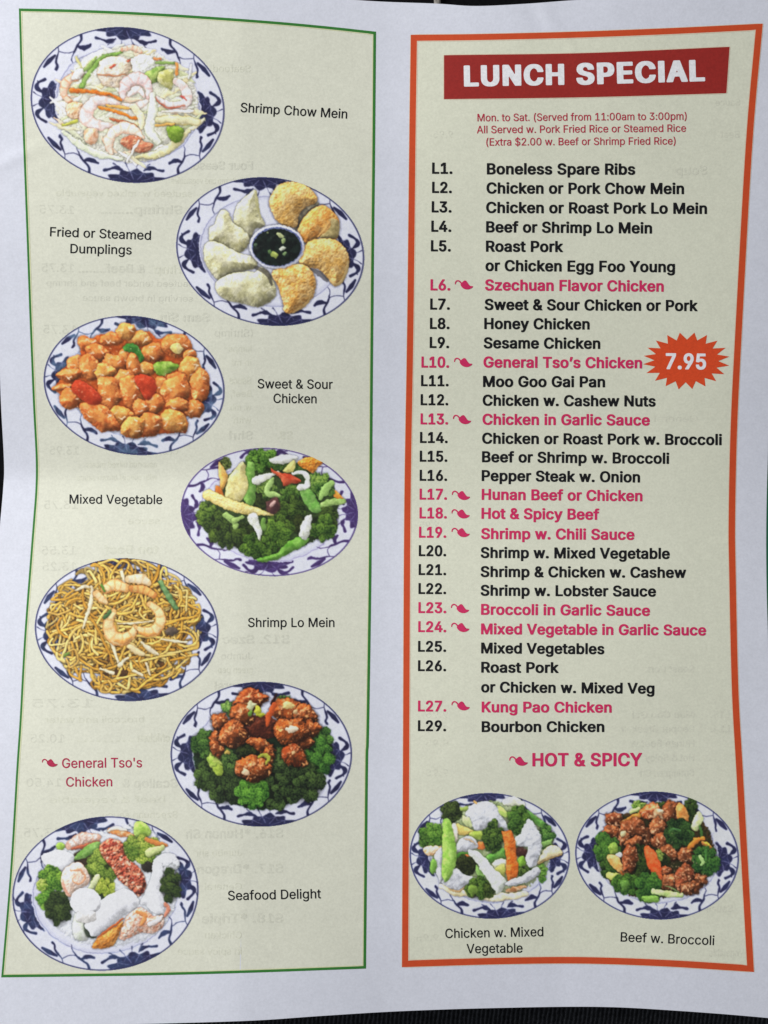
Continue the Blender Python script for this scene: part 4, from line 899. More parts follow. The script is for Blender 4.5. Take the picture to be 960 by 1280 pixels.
# --- print of the other side showing through, mirrored
G = stock_material('show_through', (.732, .732, .594), .03, .12); G2 = stock_material('show_through_faint', (.76, .762, .606), .03, .12)
GH = [  # (text, start x (its right end), baseline, end x, cap, weight, faint)
 ('Seafood', 313, 90, 266, 9, 'caption', 1), ('Four Seasons', 316, 212, 224, 10.5, 'bold', 0),
 ('with shrimp and vegetables', 314, 230, 214, 8, 'caption', 1), ('sauteed w. mixed vegetable', 240, 246, 70, 8, 'caption', 1),
 ('Shrimp........', 228, 267.5, 126, 10.5, 'bold', 0), ('13.75', 92, 267, 49, 10.5, 'caption', 0),
 ('& Beef........', 181, 341, 98, 10.5, 'bold', 0), ('13.75', 92, 340, 52, 10.5, 'caption', 0),
 ('Shrimp', 247, 342, 192, 10.5, 'bold', 1),
 ('sauteed tender beef and shrimp', 241, 358.5, 58, 8, 'caption', 0), ('serving in brown sauce', 241, 377, 103, 8, 'caption', 0),
 ('Sam Sin', 262, 402, 200, 10.5, 'bold', 0), ('13.75', 95, 417, 54, 10.5, 'caption', 0), ('(Shrimp', 316, 421, 268, 9.5, 'caption', 0),
 ('lumps', 314, 440, 286, 8, 'caption', 1), ('in mi', 314, 457, 290, 8, 'caption', 1), ('Sauce', 314, 480, 286, 9, 'bold', 1), ('Beef,', 314, 496, 288, 8, 'caption', 1),
 ('w. mix', 314, 513, 286, 8, 'caption', 1), ('with', 314, 529, 292, 8, 'caption', 1), ('Shri', 316, 549, 286, 10, 'bold', 0), ('S8.', 366, 549, 346, 10, 'bold', 1),
 ('13.95', 98, 568, 62, 10.5, 'caption', 0), ('cashew nuts', 222, 568, 150, 9, 'caption', 1), ('assorted mixed meats', 196, 584, 108, 7.5, 'caption', 1), ('with special brown sauce', 196, 600, 96, 7.5, 'caption', 1),
 ('13.75', 97, 636, 55, 10.5, 'caption', 0), ('sauce', 200, 655, 160, 8, 'caption', 1), ('13.55', 95, 693, 52, 10.5, 'caption', 0), ('ton Beef', 198, 692, 130, 10.5, 'bold', 1), ('13.25', 95, 713, 53, 10.5, 'caption', 0), ('ton S', 196, 713, 160, 10, 'bold', 1),
 ('S12. Szec', 362, 804, 278, 10.5, 'bold', 0), ('Jumbo', 316, 824, 276, 8.5, 'caption', 0), ('green pep', 316, 841, 272, 8, 'caption', 1), ('General', 322, 862, 268, 10.5, 'bold', 0),
 ('13.75', 116, 884, 40, 10.5, 'caption', 0), ('broccoli and water', 180, 903, 56, 8, 'caption', 1), ('chicken', 212, 927, 172, 10, 'bold', 1), ('.........', 166, 927, 96, 10, 'caption', 1), ('10.25', 80, 928, 38, 10.5, 'caption', 0),
 ('Scallop &', 222, 984, 152, 10.5, 'bold', 0), ('14.50', 76, 983, 33, 10.5, 'caption', 0), ('beef & vegetable', 206, 1003, 62, 8, 'caption', 1), ('Szechuan sauce', 222, 1022, 128, 8, 'caption', 1),
 ('S16. *Hunan Sh', 354, 1047, 232, 11, 'bold', 0), ('13.75', 74, 1046, 30, 11, 'caption', 0), ('Jumbo shr', 302, 1070, 244, 8.5, 'caption', 1),
 ('S17. *Dragon', 354, 1091, 246, 11, 'bold', 0), ('General', 302, 1112, 256, 8.5, 'caption', 1), ('S18. *Triple', 354, 1153, 252, 11, 'bold', 0), ('Chicken', 302, 1173, 256, 9, 'caption', 1), ('in spicy sauce', 302, 1193, 222, 8.5, 'caption', 1),
 # list panel
 ('Beef', 924, 172, 900, 8.5, 'caption', 1), ('9.95', 566, 172, 541, 8.5, 'caption', 1), ('Sauce', 925, 132, 894, 8.5, 'caption', 1),
 ('Soup', 884, 218, 844, 11, 'bold', 1), ('General', 872, 527, 818, 8, 'caption', 1), ('9.95', 548, 660, 524, 8.5, 'caption', 1), 
 ('Roast Pork', 868, 840, 806, 8.5, 'bold', 1), ('Moo Goo Gai', 868, 897, 790, 8.5, 'bold', 1), ('Pepper Steak w', 868, 915, 776, 8.5, 'bold', 1), ('Hunan Beef w', 868, 933, 788, 8.5, 'bold', 1), ('L13.', 912, 897, 888, 8.5, 'bold', 1), ('L14.', 912, 915, 888, 8.5, 'bold', 1),
 ('9.95', 560, 915, 532, 8.5, 'caption', 1), ('9.95', 560, 933, 532, 8.5, 'caption', 1), ('9.95', 560, 897, 532, 8.5, 'caption', 1), ('Hot & Spicy', 868, 951, 806, 8.5, 'bold', 1), ('Shrimp w. Ch', 868, 970, 800, 8.5, 'bold', 1), ('9.95', 560, 970, 532, 8.5, 'caption', 1),
 ('9.95', 548, 1176, 520, 8.5, 'caption', 1), ('Sauce', 916, 1140, 882, 9, 'bold', 1), ('Vegetable', 930, 1195, 886, 9, 'bold', 1),
]
for t, a, y, b, c, w, f in GH:
    drop = .006 * (a - b) * (-1 if a < 480 and y < 500 else 1)
    print_text('show_through_line', [(t, a, y, b, y + drop, c, w)], G2 if f else G, UP['ghost'], menu)
# ------------------------------------------------------------------ the nine dishes
def inside(poly, rs):
    p = np.asarray(poly, float); lo, hi = p.min(0), p.max(0)
    while True:
        x, y = rs.uniform(lo[0], hi[0]), rs.uniform(lo[1], hi[1]); ins = False
        for (ax, ay), (bx, by) in zip(p, np.roll(p, -1, 0)):
            if (ay > y) != (by > y) and x < (bx - ax) * (y - ay) / (by - ay + 1e-9) + ax: ins = not ins
        if ins: return x, y

# 1 shrimp chow mein
d = Plate((30, 30, 3.692), (28, 928, 12, 735), 11); d.rim(seed=1, rot=3, mix=0.2)
heap = [(165, 300), (215, 230), (260, 170), (330, 130), (430, 108), (520, 100), (600, 125), (660, 160), (720, 190), (770, 250), (800, 320), (805, 400), (800, 470), (760, 510), (700, 560), (640, 610), (560, 632), (460, 640), (380, 612), (300, 575), (230, 530), (180, 470), (150, 390)]
d.blob(heap, (214, 214, 186), 'cabbage', col2=(226, 222, 206), nf=.12, var=.08, round_=9, rough=2.5, bump=.1, shadow=.15)
ci = len(d.names) - 1
for k in range(80):
    x, y = inside(heap, d.rs); a = d.rs.uniform(-.9, .9); L = d.rs.uniform(25, 70)
    col = d.rs.choice([(226, 224, 204), (200, 204, 156), (232, 222, 182), (236, 204, 172), (214, 216, 180), (240, 236, 228), (226, 210, 160)])
    d.stroke([(x - L * math.cos(a), y - L * math.sin(a)), (x, y + d.rs.uniform(-14, 14)), (x + L * math.cos(a), y + L * math.sin(a))], [6, d.rs.uniform(14, 30), 8], col, None, amt=.22, shadow=.18, idn=ci, n=9)
d.stroke([(520, 612), (620, 600), (690, 560), (760, 500)], [16, 40, 40, 20], (230, 222, 172), 'bamboo_shoot', col2=(220, 208, 150))
d.stroke([(180, 500), (260, 560), (350, 600), (450, 625)], [14, 34, 34, 14], (216, 222, 190), 'cabbage_strip', amt=.3)
d.stroke([(262, 290), (310, 210), (360, 160), (452, 130)], [24, 28, 26, 12], (124, 160, 74), 'green_bean', col2=(150, 178, 100), edge=(92, 132, 52))
d.stroke([(272, 215), (300, 190), (330, 150)], [14, 22, 10], (150, 176, 96), 'green_bean')
d.blob([(340, 215), (360, 165), (430, 148), (500, 178), (482, 230), (470, 275), (400, 292), (352, 270)], (238, 214, 182), 'shrimp', col2=(242, 226, 208), bump=0.30, round_=4, edge=(205, 140, 92), edge_w=1.2)
d.stroke([(345, 235), (400, 240), (470, 235)], [5, 9, 5], (198, 120, 78), alpha=.8); d.stroke([(400, 200), (420, 185)], [10, 6], (200, 84, 60)); d.stroke([(480, 175), (500, 165)], [10, 5], (206, 100, 70))
d.stroke([(455, 120), (500, 112), (540, 128)], [22, 30, 14], (232, 198, 172), 'shrimp', bands=4, band_col=(214, 140, 104))
d.blob([(500, 160), (555, 138), (600, 165), (606, 215), (570, 245), (520, 240), (498, 205)], (222, 224, 206), 'cabbage_piece', col2=(236, 234, 226), bump=0.35, rough=1.2)
d.blob([(555, 235), (620, 192), (650, 200), (640, 245), (590, 278), (570, 262)], (118, 148, 70), 'green_pepper', col2=(158, 176, 98))
d.blob([(612, 255), (645, 215), (690, 215), (690, 270), (680, 305), (645, 290)], (170, 168, 96), 'cabbage_leaf', col2=(206, 200, 140))
d.stroke([(610, 175), (690, 182)], [10, 14], (130, 158, 84), 'green_pepper')
d.stroke([(462, 372), (520, 380), (572, 350)], [20, 40, 20], (236, 220, 208), 'shrimp', bands=4, band_col=(222, 180, 164), edge=(206, 164, 150))
d.stroke([(452, 345), (462, 290), (515, 252), (568, 280), (574, 335)], [22, 50, 56, 50, 22], (234, 212, 208), 'shrimp', bands=7, band_col=(212, 164, 152), edge=(206, 158, 144))
d.stroke([(480, 330), (520, 300), (550, 330)], [16, 34, 18], (240, 226, 220), 'shrimp', bands=3, band_col=(216, 176, 160), edge=(206, 164, 150))
d.stroke([(262, 232), (215, 250), (185, 290), (188, 330), (212, 358)], [26, 42, 44, 36, 16], (234, 196, 168), 'shrimp', bands=5, band_col=(218, 140, 96), edge=(214, 140, 100))
d.stroke([(255, 225), (230, 245)], [40, 26], (236, 228, 218))
d.blob([(198, 372), (258, 358), (278, 400), (250, 438), (206, 425)], (226, 172, 126), 'shrimp', col2=(240, 206, 172), bump=0.40, edge=(200, 110, 60))
d.stroke([(432, 368), (350, 350), (300, 385), (285, 435), (330, 468), (402, 470)], [26, 46, 56, 60, 52, 20], (238, 220, 214), 'shrimp', bands=6, band_col=(222, 176, 160), edge=(220, 170, 150))
d.stroke([(216, 306), (330, 316), (400, 325), (450, 352)], [14, 17, 16, 8], (222, 128, 46), 'carrot_strip', col2=(206, 106, 36))
d.stroke([(348, 385), (420, 402), (520, 438)], [13, 17, 12], (220, 118, 34), 'carrot_strip', col2=(226, 140, 60)); d.stroke([(380, 374), (450, 384), (512, 392)], [10, 13, 10], (232, 172, 88), 'carrot_strip')
d.stroke([(402, 440), (470, 455), (520, 470)], [10, 12, 8], (200, 110, 70))
d.stroke([(505, 380), (540, 430), (545, 480)], [30, 34, 20], (236, 220, 176), 'cabbage_strip')
d.blob([(280, 492), (338, 486), (334, 540), (290, 548)], (226, 164, 124), 'shrimp', col2=(238, 200, 170))
d.blob([(440, 540), (500, 512), (560, 545), (598, 560), (560, 592), (480, 577)], (188, 108, 78), 'shrimp', col2=(212, 150, 116), bump=0.40)
d.stroke([(545, 522), (510, 490), (450, 480), (405, 510), (388, 555), (408, 595)], [18, 46, 54, 52, 46, 14], (243, 226, 204), 'shrimp', bands=7, band_col=(228, 184, 156), edge=(222, 160, 126))
d.stroke([(592, 330), (592, 420), (580, 490), (620, 550)], [30, 46, 46, 30], (226, 226, 202), 'cabbage_strip', col2=(236, 234, 220), edge=(196, 200, 160))
d.stroke([(610, 335), (650, 365), (700, 382), (750, 362), (742, 300), (700, 262)], [10, 34, 40, 44, 44, 26], (238, 220, 212), 'shrimp', bands=6, band_col=(222, 178, 164))
d.stroke([(605, 340), (640, 372), (690, 388), (740, 378)], [4, 7, 8, 4], (202, 106, 78)); d.stroke([(725, 335), (745, 352)], [10, 6], (196, 84, 74))
d.stroke([(640, 402), (780, 404)], [10, 14], (240, 226, 208), 'bean_sprout'); d.stroke([(618, 440), (700, 442), (800, 450)], [24, 52, 30], (226, 216, 168), 'cabbage_strip', edge=(200, 180, 110))
d.stroke([(610, 466), (692, 466)], [14, 10], (224, 168, 88), 'carrot_strip')
d.blob([(655, 482), (700, 472), (738, 486), (736, 522), (705, 548), (668, 530)], (112, 144, 44), 'green_pepper', col2=(132, 160, 60), edge=(80, 108, 30))
d.stroke([(180, 466), (242, 448)], [12, 16], (176, 176, 72), 'green_bean'); d.stroke([(532, 540), (500, 590), (474, 640)], [9, 10, 6], (246, 238, 222), 'bean_sprout')
d.stroke([(702, 185), (708, 235)], [13, 14], (224, 140, 72), 'carrot_strip'); d.stroke([(772, 188), (764, 250)], [9, 10], (238, 236, 230), 'bean_sprout'); d.stroke([(600, 158), (630, 163)], [12, 10], (218, 130, 76))
d.stroke([(245, 150), (262, 200)], [10, 8], (222, 214, 140)); d.sparkle(heap, 90, (250, 246, 240), (1, 2.6))
d.build('dish_picture', 'oval plate picture of pale shrimp chow mein with carrot strips', menu, UP['plate'])

# 2 dumplings
d = Plate((210, 215, 3.692), (35, 908, 22, 712), 10); d.wander = .12; d.rim(seed=2, rot=-1, mix=0.1)
ST, ST2 = (206, 200, 152), (222, 216, 178)
def steamed(p): d.blob(p, ST, 'steamed_dumpling', col2=ST2, nf=.16, var=.12, round_=6, amt=.42, bump=.28, bf=.14, edge=(160, 152, 100), edge_w=.9, shadow=.4, soft=3)
steamed([(384, 92), (405, 85), (412, 130), (422, 190), (446, 245), (402, 265), (380, 308), (345, 275), (310, 238), (304, 200), (325, 148)])
d.stroke([(405, 88), (412, 150), (428, 215)], [10, 16, 6], (176, 170, 122), None, amt=.2, shadow=0)
steamed([(240, 180), (275, 183), (300, 232), (350, 268), (378, 305), (366, 345), (330, 372), (290, 352), (240, 330), (194, 322), (190, 262), (214, 240)])
steamed([(195, 320), (245, 330), (292, 355), (342, 380), (392, 392), (406, 442), (300, 466), (240, 497), (204, 470), (168, 402), (168, 345)])
steamed([(405, 462), (418, 438), (438, 440), (470, 472), (496, 530), (490, 582), (420, 622), (340, 606), (270, 590), (222, 548), (230, 500), (300, 466), (370, 460)])
for a in ([(345, 290), (330, 320), (350, 345)], [(365, 300), (348, 325), (358, 350)], [(330, 330), (310, 345), (322, 360)], [(345, 395), (350, 430)], [(370, 395), (378, 440)], [(300, 480), (290, 520)], [(420, 470), (430, 510)], [(440, 560), (470, 540)]):
    d.stroke(a, [3, 5, 3], (162, 152, 98), None, shadow=0, alpha=.55)
d.stroke([(408, 440), (460, 470), (478, 520)], [20, 24, 12], (70, 66, 60), None, amt=0, shadow=0, alpha=.75)  # dark shadow between the dumplings, drawn into the printed colour
FR, FR2 = (220, 168, 92), (234, 190, 124)
def fried(p, c=FR, c2=FR2): d.blob(p, c, 'fried_dumpling', col2=c2, nf=.2, var=.18, round_=6, amt=.36, bump=.4, bf=.5, edge=(176, 118, 58), edge_w=1.1, shadow=.45, soft=3.5)
d.blob([(590, 200), (640, 160), (692, 138), (688, 165), (625, 215), (592, 272), (582, 240)], (98, 94, 82), 'fried_dumpling', col2=(140, 130, 108), shadow=.3)
fried([(468, 142), (485, 90), (520, 56), (580, 45), (640, 64), (680, 104), (686, 138), (640, 160), (606, 195), (590, 252), (540, 250), (495, 215)])
fried([(600, 268), (612, 235), (640, 195), (690, 160), (730, 158), (786, 215), (786, 290), (765, 312), (700, 302), (660, 328), (625, 322)], (222, 150, 72), (232, 176, 104))
d.blob([(742, 218), (786, 225), (782, 300), (702, 304), (735, 270), (752, 240)], (142, 128, 84), None, col2=(170, 152, 104), shadow=0, smooth=True)
d.stroke([(690, 300), (725, 265), (750, 225)], [6, 12, 8], (212, 160, 96), None, shadow=0)
d.stroke([(660, 450), (700, 470), (735, 500)], [14, 26, 16], (66, 62, 62), None, amt=0, shadow=0, alpha=.7)  # printed shadow under the fried dumplings, as dark ink
fried([(628, 348), (660, 315), (740, 307), (800, 330), (836, 395), (826, 462), (800, 512), (768, 526), (738, 492), (700, 452), (650, 440), (604, 420)])
d.stroke([(832, 410), (822, 465), (790, 515), (762, 515)], [8, 14, 16, 8], (170, 146, 100), None, amt=.2, shadow=0, alpha=.85)
fried([(478, 470), (510, 440), (580, 424), (640, 436), (678, 490), (676, 560), (640, 612), (598, 640), (560, 655), (536, 640), (530, 600), (508, 530)], (218, 158, 80))
d.stroke([(670, 555), (635, 612), (575, 650)], [6, 14, 8], (160, 132, 84), None, amt=.2, shadow=0, alpha=.8)
d.oval(503, 345, 127, 101, (218, 218, 232), 'sauce_bowl', wob=0, amt=.2, shadow=.45, soft=3.5, var=.03); d.oval(503, 345, 117, 91, (84, 92, 140), None, wob=0, amt=0, shadow=0)
d.oval(503, 346, 113, 88, (120, 130, 170), None, wob=0, amt=0, shadow=0); d.oval(503, 347, 111, 86, (24, 30, 28), 'dipping_sauce', wob=0, amt=0, shadow=0, var=.2, col2=(30, 40, 34))
d.oval(500, 350, 104, 80, (20, 25, 24), None, wob=0.02, amt=0, shadow=0, col2=(30, 42, 36))
for (x, y, a, b, c) in [(518, 292, 20, 9, (190, 198, 140)), (532, 318, 9, 14, (150, 168, 110)), (528, 354, 16, 9, (214, 220, 196)), (490, 382, 20, 13, (150, 162, 84)), (470, 368, 9, 9, (96, 124, 74)), (540, 376, 12, 7, (112, 134, 90)), (405, 335, 8, 8, (90, 110, 84)), (460, 280, 6, 4, (120, 130, 90))]:
    d.oval(x, y, a, b, c, 'scallion', rot=d.rs.uniform(-40, 40), shadow=0)
d.build('dish_picture', 'oval plate picture of pale and golden dumplings round a dark sauce bowl', menu, UP['plate'])

# 3 sweet and sour chicken
d = Plate((45, 385, 3.84), (34, 908, 35, 708), 9); d.wander = .6; d.rim(rot=11, seed=3, mix=.8, teal=(86, 112, 140))
base = [(90, 380), (130, 330), (108, 310), (160, 270), (215, 225), (205, 143), (260, 150), (310, 128), (380, 130), (400, 85), (440, 78), (475, 108), (540, 115), (590, 150), (640, 127), (700, 140), (745, 190), (760, 230), (750, 270), (790, 300), (830, 360), (825, 420), (790, 460), (796, 500), (750, 525), (720, 520), (725, 592), (690, 598), (590, 605), (560, 615), (440, 625), (415, 592), (370, 590), (320, 580), (250, 530), (210, 480), (150, 470), (120, 420)]
d.blob(base, (200, 100, 42), 'sauce', col2=(176, 80, 32), shadow=.4, rough=1.2, soft=4)
O1, O2, YL, Y2 = (204, 106, 50), (218, 132, 70), (212, 124, 56), (224, 156, 84)
def lump(cx, cy, rx, ry, rot=0, y=0):
    rx *= 1.1; ry *= 1.1
    d.oval(cx, cy, rx, ry, YL if y else O1, 'chicken_piece', rot, .14, col2=Y2 if y else O2, nf=.2, var=.08, round_=5.5, amt=.5, bump=.25, bf=.16, edge=(178, 84, 34), edge_w=1.3, shadow=.26, soft=3, gloss=80)
    for q in range(3):
        a = d.rs.uniform(0, 6.3); x, y0 = cx + rx * .5 * math.cos(a), cy + ry * .5 * math.sin(a) - ry * .1
        L = d.rs.uniform(6, 14); b = d.rs.uniform(-1, 1)
        d.stroke([(x - L * math.cos(b), y0 - L * math.sin(b)), (x + L * math.cos(b), y0 + L * math.sin(b))], [3, 7], (250, 226, 198), None, amt=0, shadow=0, alpha=.8, n=4)
    d.oval(cx - rx * .12, cy - ry * .2, rx * .5, ry * .42, (228, 160, 84) if not y else (226, 176, 98), None, rot, .25, amt=0, shadow=0, alpha=.4, var=.05, gloss=0)
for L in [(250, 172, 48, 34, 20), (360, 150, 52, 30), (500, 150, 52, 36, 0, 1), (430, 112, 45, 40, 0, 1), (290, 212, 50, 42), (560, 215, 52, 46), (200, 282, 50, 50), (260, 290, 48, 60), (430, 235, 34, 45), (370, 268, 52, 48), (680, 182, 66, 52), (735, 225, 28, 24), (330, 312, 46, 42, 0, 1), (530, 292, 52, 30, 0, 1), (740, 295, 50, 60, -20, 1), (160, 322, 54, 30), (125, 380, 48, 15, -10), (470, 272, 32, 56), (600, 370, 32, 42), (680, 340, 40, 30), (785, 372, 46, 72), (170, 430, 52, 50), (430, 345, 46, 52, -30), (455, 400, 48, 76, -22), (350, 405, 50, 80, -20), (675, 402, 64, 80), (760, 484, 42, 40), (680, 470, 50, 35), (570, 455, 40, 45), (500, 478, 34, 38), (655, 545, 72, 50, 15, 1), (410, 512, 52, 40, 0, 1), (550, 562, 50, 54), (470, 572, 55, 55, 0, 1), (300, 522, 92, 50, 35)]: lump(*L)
for p, c in (([(170, 370), (200, 345), (250, 366), (300, 410), (312, 450), (270, 466), (220, 440), (180, 405)], (188, 68, 36)), ([(470, 336), (520, 318), (565, 345), (576, 395), (536, 442), (500, 402)], (184, 64, 34))):
    d.blob(p, c, 'red_pepper', col2=(190, 66, 38), round_=3, amt=.25, shadow=.4, gloss=40)
d.blob([(418, 188), (450, 168), (490, 184), (516, 235), (505, 262), (470, 216), (430, 208)], (58, 118, 46), 'green_pepper', col2=(80, 140, 60), round_=3)
d.blob([(566, 268), (620, 255), (692, 275), (660, 302), (612, 326), (574, 310)], (112, 150, 52), 'green_pepper', col2=(150, 178, 84), round_=3)
d.oval(675, 192, 28, 24, (226, 200, 116), 'pineapple', col2=(238, 214, 150)); d.sparkle(base, 70, (250, 224, 190), (1, 2.4))
d.build('dish_picture', 'oval plate picture of orange sweet and sour chicken with red and green peppers', menu, UP['plate'])

# 4 mixed vegetable
d = Plate((215, 550, 4), (42, 932, 37, 683), 4); d.rim(rot=90, seed=4, navy=(62, 44, 92), teal=(90, 70, 130), edge=(78, 60, 110), inner=.76)
d.blob([(150, 330), (230, 250), (300, 160), (400, 90), (520, 90), (640, 130), (740, 200), (830, 300), (800, 440), (700, 510), (560, 570), (440, 590), (330, 545), (220, 480), (140, 410)], (44, 62, 30), 'vegetables', col2=(64, 84, 40), shadow=.25, rough=2)
B = d.broccoli
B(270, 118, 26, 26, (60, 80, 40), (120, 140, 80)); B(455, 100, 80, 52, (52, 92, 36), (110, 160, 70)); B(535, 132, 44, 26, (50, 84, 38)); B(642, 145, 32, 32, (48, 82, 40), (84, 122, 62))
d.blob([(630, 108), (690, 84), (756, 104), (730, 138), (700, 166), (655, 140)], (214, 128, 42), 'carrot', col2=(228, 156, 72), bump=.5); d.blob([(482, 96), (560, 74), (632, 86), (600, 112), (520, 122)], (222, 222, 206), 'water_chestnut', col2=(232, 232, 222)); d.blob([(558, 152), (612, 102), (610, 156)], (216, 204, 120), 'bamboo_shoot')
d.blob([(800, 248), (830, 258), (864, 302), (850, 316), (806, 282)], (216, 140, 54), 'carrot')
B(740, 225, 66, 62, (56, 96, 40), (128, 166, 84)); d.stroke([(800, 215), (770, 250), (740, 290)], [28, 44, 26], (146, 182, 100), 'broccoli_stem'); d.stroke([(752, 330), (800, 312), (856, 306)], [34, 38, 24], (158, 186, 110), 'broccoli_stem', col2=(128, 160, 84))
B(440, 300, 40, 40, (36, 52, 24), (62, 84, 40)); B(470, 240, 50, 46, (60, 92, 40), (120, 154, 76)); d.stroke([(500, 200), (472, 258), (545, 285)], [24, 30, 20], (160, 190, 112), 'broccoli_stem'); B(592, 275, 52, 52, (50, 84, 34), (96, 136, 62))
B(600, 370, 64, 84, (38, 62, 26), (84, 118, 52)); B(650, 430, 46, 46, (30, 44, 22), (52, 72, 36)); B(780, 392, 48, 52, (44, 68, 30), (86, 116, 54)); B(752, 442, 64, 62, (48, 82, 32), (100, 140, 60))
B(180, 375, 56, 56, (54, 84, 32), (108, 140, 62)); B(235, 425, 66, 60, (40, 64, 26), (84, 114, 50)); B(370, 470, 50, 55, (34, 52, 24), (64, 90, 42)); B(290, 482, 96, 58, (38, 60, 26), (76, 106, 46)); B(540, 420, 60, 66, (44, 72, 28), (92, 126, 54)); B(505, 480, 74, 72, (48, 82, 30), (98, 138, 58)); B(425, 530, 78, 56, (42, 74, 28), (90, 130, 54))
d.stroke([(318, 435), (308, 405), (270, 375)], [24, 32, 30], (154, 184, 104), 'broccoli_stem'); d.stroke([(310, 405), (350, 385)], [24, 18], (150, 178, 100), 'broccoli_stem'); d.stroke([(460, 400), (455, 440)], [24, 30], (112, 150, 70), 'broccoli_stem')
d.blob([(370, 120), (395, 106), (412, 125), (420, 200), (418, 270), (405, 328), (362, 312), (360, 215)], (108, 154, 66), 'snow_pea', col2=(132, 174, 86), edge=(82, 124, 50))
d.blob([(638, 250), (682, 240), (722, 300), (746, 352), (706, 362), (660, 312)], (106, 158, 70), 'snow_pea', col2=(130, 176, 90), edge=(80, 124, 50))
d.blob([(420, 598), (520, 566), (580, 510), (640, 485), (692, 490), (655, 530), (580, 572), (520, 600), (450, 612)], (92, 146, 48), 'snow_pea', col2=(116, 164, 70), edge=(66, 112, 36))
d.blob([(330, 128), (360, 115), (368, 180), (380, 240), (346, 300), (270, 294), (274, 210)], (222, 206, 132), 'bamboo_shoot', col2=(230, 216, 152), edge=(196, 176, 96), round_=3)
d.blob([(232, 118), (252, 126), (280, 180), (262, 235), (240, 245)], (216, 160, 74), 'carrot', col2=(226, 178, 100)); d.blob([(216, 228), (240, 240), (264, 292), (226, 276)], (208, 116, 42), 'carrot')
d.stroke([(180, 272), (280, 320), (400, 354), (505, 372)], [52, 62, 50, 10], (226, 204, 126), 'baby_corn', col2=(234, 216, 150), edge=(196, 170, 90), bump=0.30)
for t in range(4): d.stroke([(190, 268 + t * 13), (285, 300 + t * 13), (400, 338 + t * 9), (490, 366 + t * 3)], [2, 3, 2], (196, 172, 100), None, amt=0, shadow=0, alpha=.55)
for p in ([(372, 380), (430, 374), (446, 490), (436, 502), (410, 440)], [(662, 392), (700, 380), (680, 486), (630, 482)]): d.blob(p, (228, 228, 222), 'onion', col2=(216, 218, 200), round_=3)
d.stroke([(422, 200), (480, 178), (532, 164)], [44, 34, 16], (228, 228, 212), 'onion'); d.stroke([(605, 168), (650, 166), (682, 195), (672, 232), (640, 240)], [14, 22, 24, 26, 30], (226, 228, 216), 'onion')
d.blob([(490, 138), (530, 160), (590, 168), (650, 212), (600, 218), (556, 226), (540, 190), (505, 160)], (190, 66, 38), 'red_pepper', col2=(210, 96, 62))
d.oval(508, 328, 38, 40, (78, 48, 48), 'mushroom_or_gap_shadow', col2=(104, 66, 60)); d.oval(505, 318, 20, 14, (186, 150, 140), None, rot=-30, shadow=0)
d.build('dish_picture', 'oval plate picture of broccoli, snow peas, baby corn and mixed vegetables', menu, UP['plate'])

# 5 shrimp lo mein
d = Plate((35, 690, 3.84), (30, 917, 28, 718), 4); d.wander = .5; d.rim(seed=5, rot=-3, mix=0.45)
heap = [(105, 290), (180, 210), (215, 140), (330, 88), (480, 56), (600, 82), (720, 130), (780, 210), (798, 300), (798, 400), (806, 490), (760, 515), (700, 590), (630, 635), (520, 645), (380, 662), (345, 610), (250, 570), (160, 520), (135, 450), (108, 400), (130, 330)]
core = [(180, 280), (230, 190), (340, 130), (480, 95), (600, 120), (700, 170), (745, 260), (755, 400), (735, 490), (640, 580), (500, 600), (380, 600), (270, 540), (180, 480), (150, 400)]
d.blob(core, (122, 80, 36), 'noodles', col2=(92, 62, 36), rough=3, shadow=.2); ni = len(d.names) - 1
NC = [(226, 178, 80), (234, 194, 104), (212, 158, 62), (230, 184, 88), (240, 208, 126), (200, 144, 52)]
for k in range(480):
    x, y = inside(heap if k % 3 else core, d.rs); a = d.rs.uniform(0, 6.28); tw = d.rs.uniform(-.8, .8); L = d.rs.uniform(24, 44); pts = [(x, y)]
    for q in range(d.rs.randint(3, 8)):
        a += tw * d.rs.uniform(.3, 1.0); x += L * math.cos(a); y += L * .85 * math.sin(a)
        dx, dy = (x - 460) / 372, (y - 355) / 325
        if dx * dx + dy * dy > 1: a += 1.9; x -= dx * 26; y -= dy * 26
        pts.append((x, y))
    f = .62 + .40 * min(1, k / 340.)
    c = d.rs.choice(NC); d.stroke(pts, d.rs.uniform(9.5, 13), tuple(v * f for v in c), None, amt=.45, edge=tuple(v * f * .76 for v in c), shadow=.42, soft=1.6, idn=ni, n=4 * len(pts), var=.06)
for p in ([(360, 640), (350, 668), (385, 672), (400, 640), (385, 615)], [(100, 290), (140, 300), (200, 280)], [(770, 500), (815, 492)], [(190, 480), (225, 470), (240, 520), (200, 555), (185, 515)], [(640, 610), (690, 590), (700, 560)]): d.stroke(p, 11, (214, 172, 88), None, edge=(150, 108, 44), idn=ni)
d.oval(690, 380, 30, 22, (96, 82, 70), 'mushroom_or_gap_shadow')  # a dark shadow among the noodles, put into the print colour
for p, w in (([(228, 185), (270, 165), (302, 168)], [10, 20, 12]), ([(305, 165), (308, 205), (292, 275), (262, 365)], [12, 20, 18, 10]), ([(375, 392), (410, 460), (432, 532)], [12, 19, 12]), ([(545, 435), (580, 465), (625, 492)], [12, 27, 12]), ([(640, 420), (700, 428), (765, 432)], [8, 15, 10]), ([(448, 95), (462, 150)], [14, 14]), ([(570, 535), (586, 590)], [13, 9]), ([(440, 545), (480, 508)], [22, 12]), ([(345, 560), (410, 582)], [10, 20]), ([(430, 345), (520, 340), (600, 332)], [6, 10, 6]), ([(510, 570), (550, 592)], [16, 14])):
    d.stroke(p, w, (226, 212, 178), 'bean_sprout', edge=(180, 154, 104))
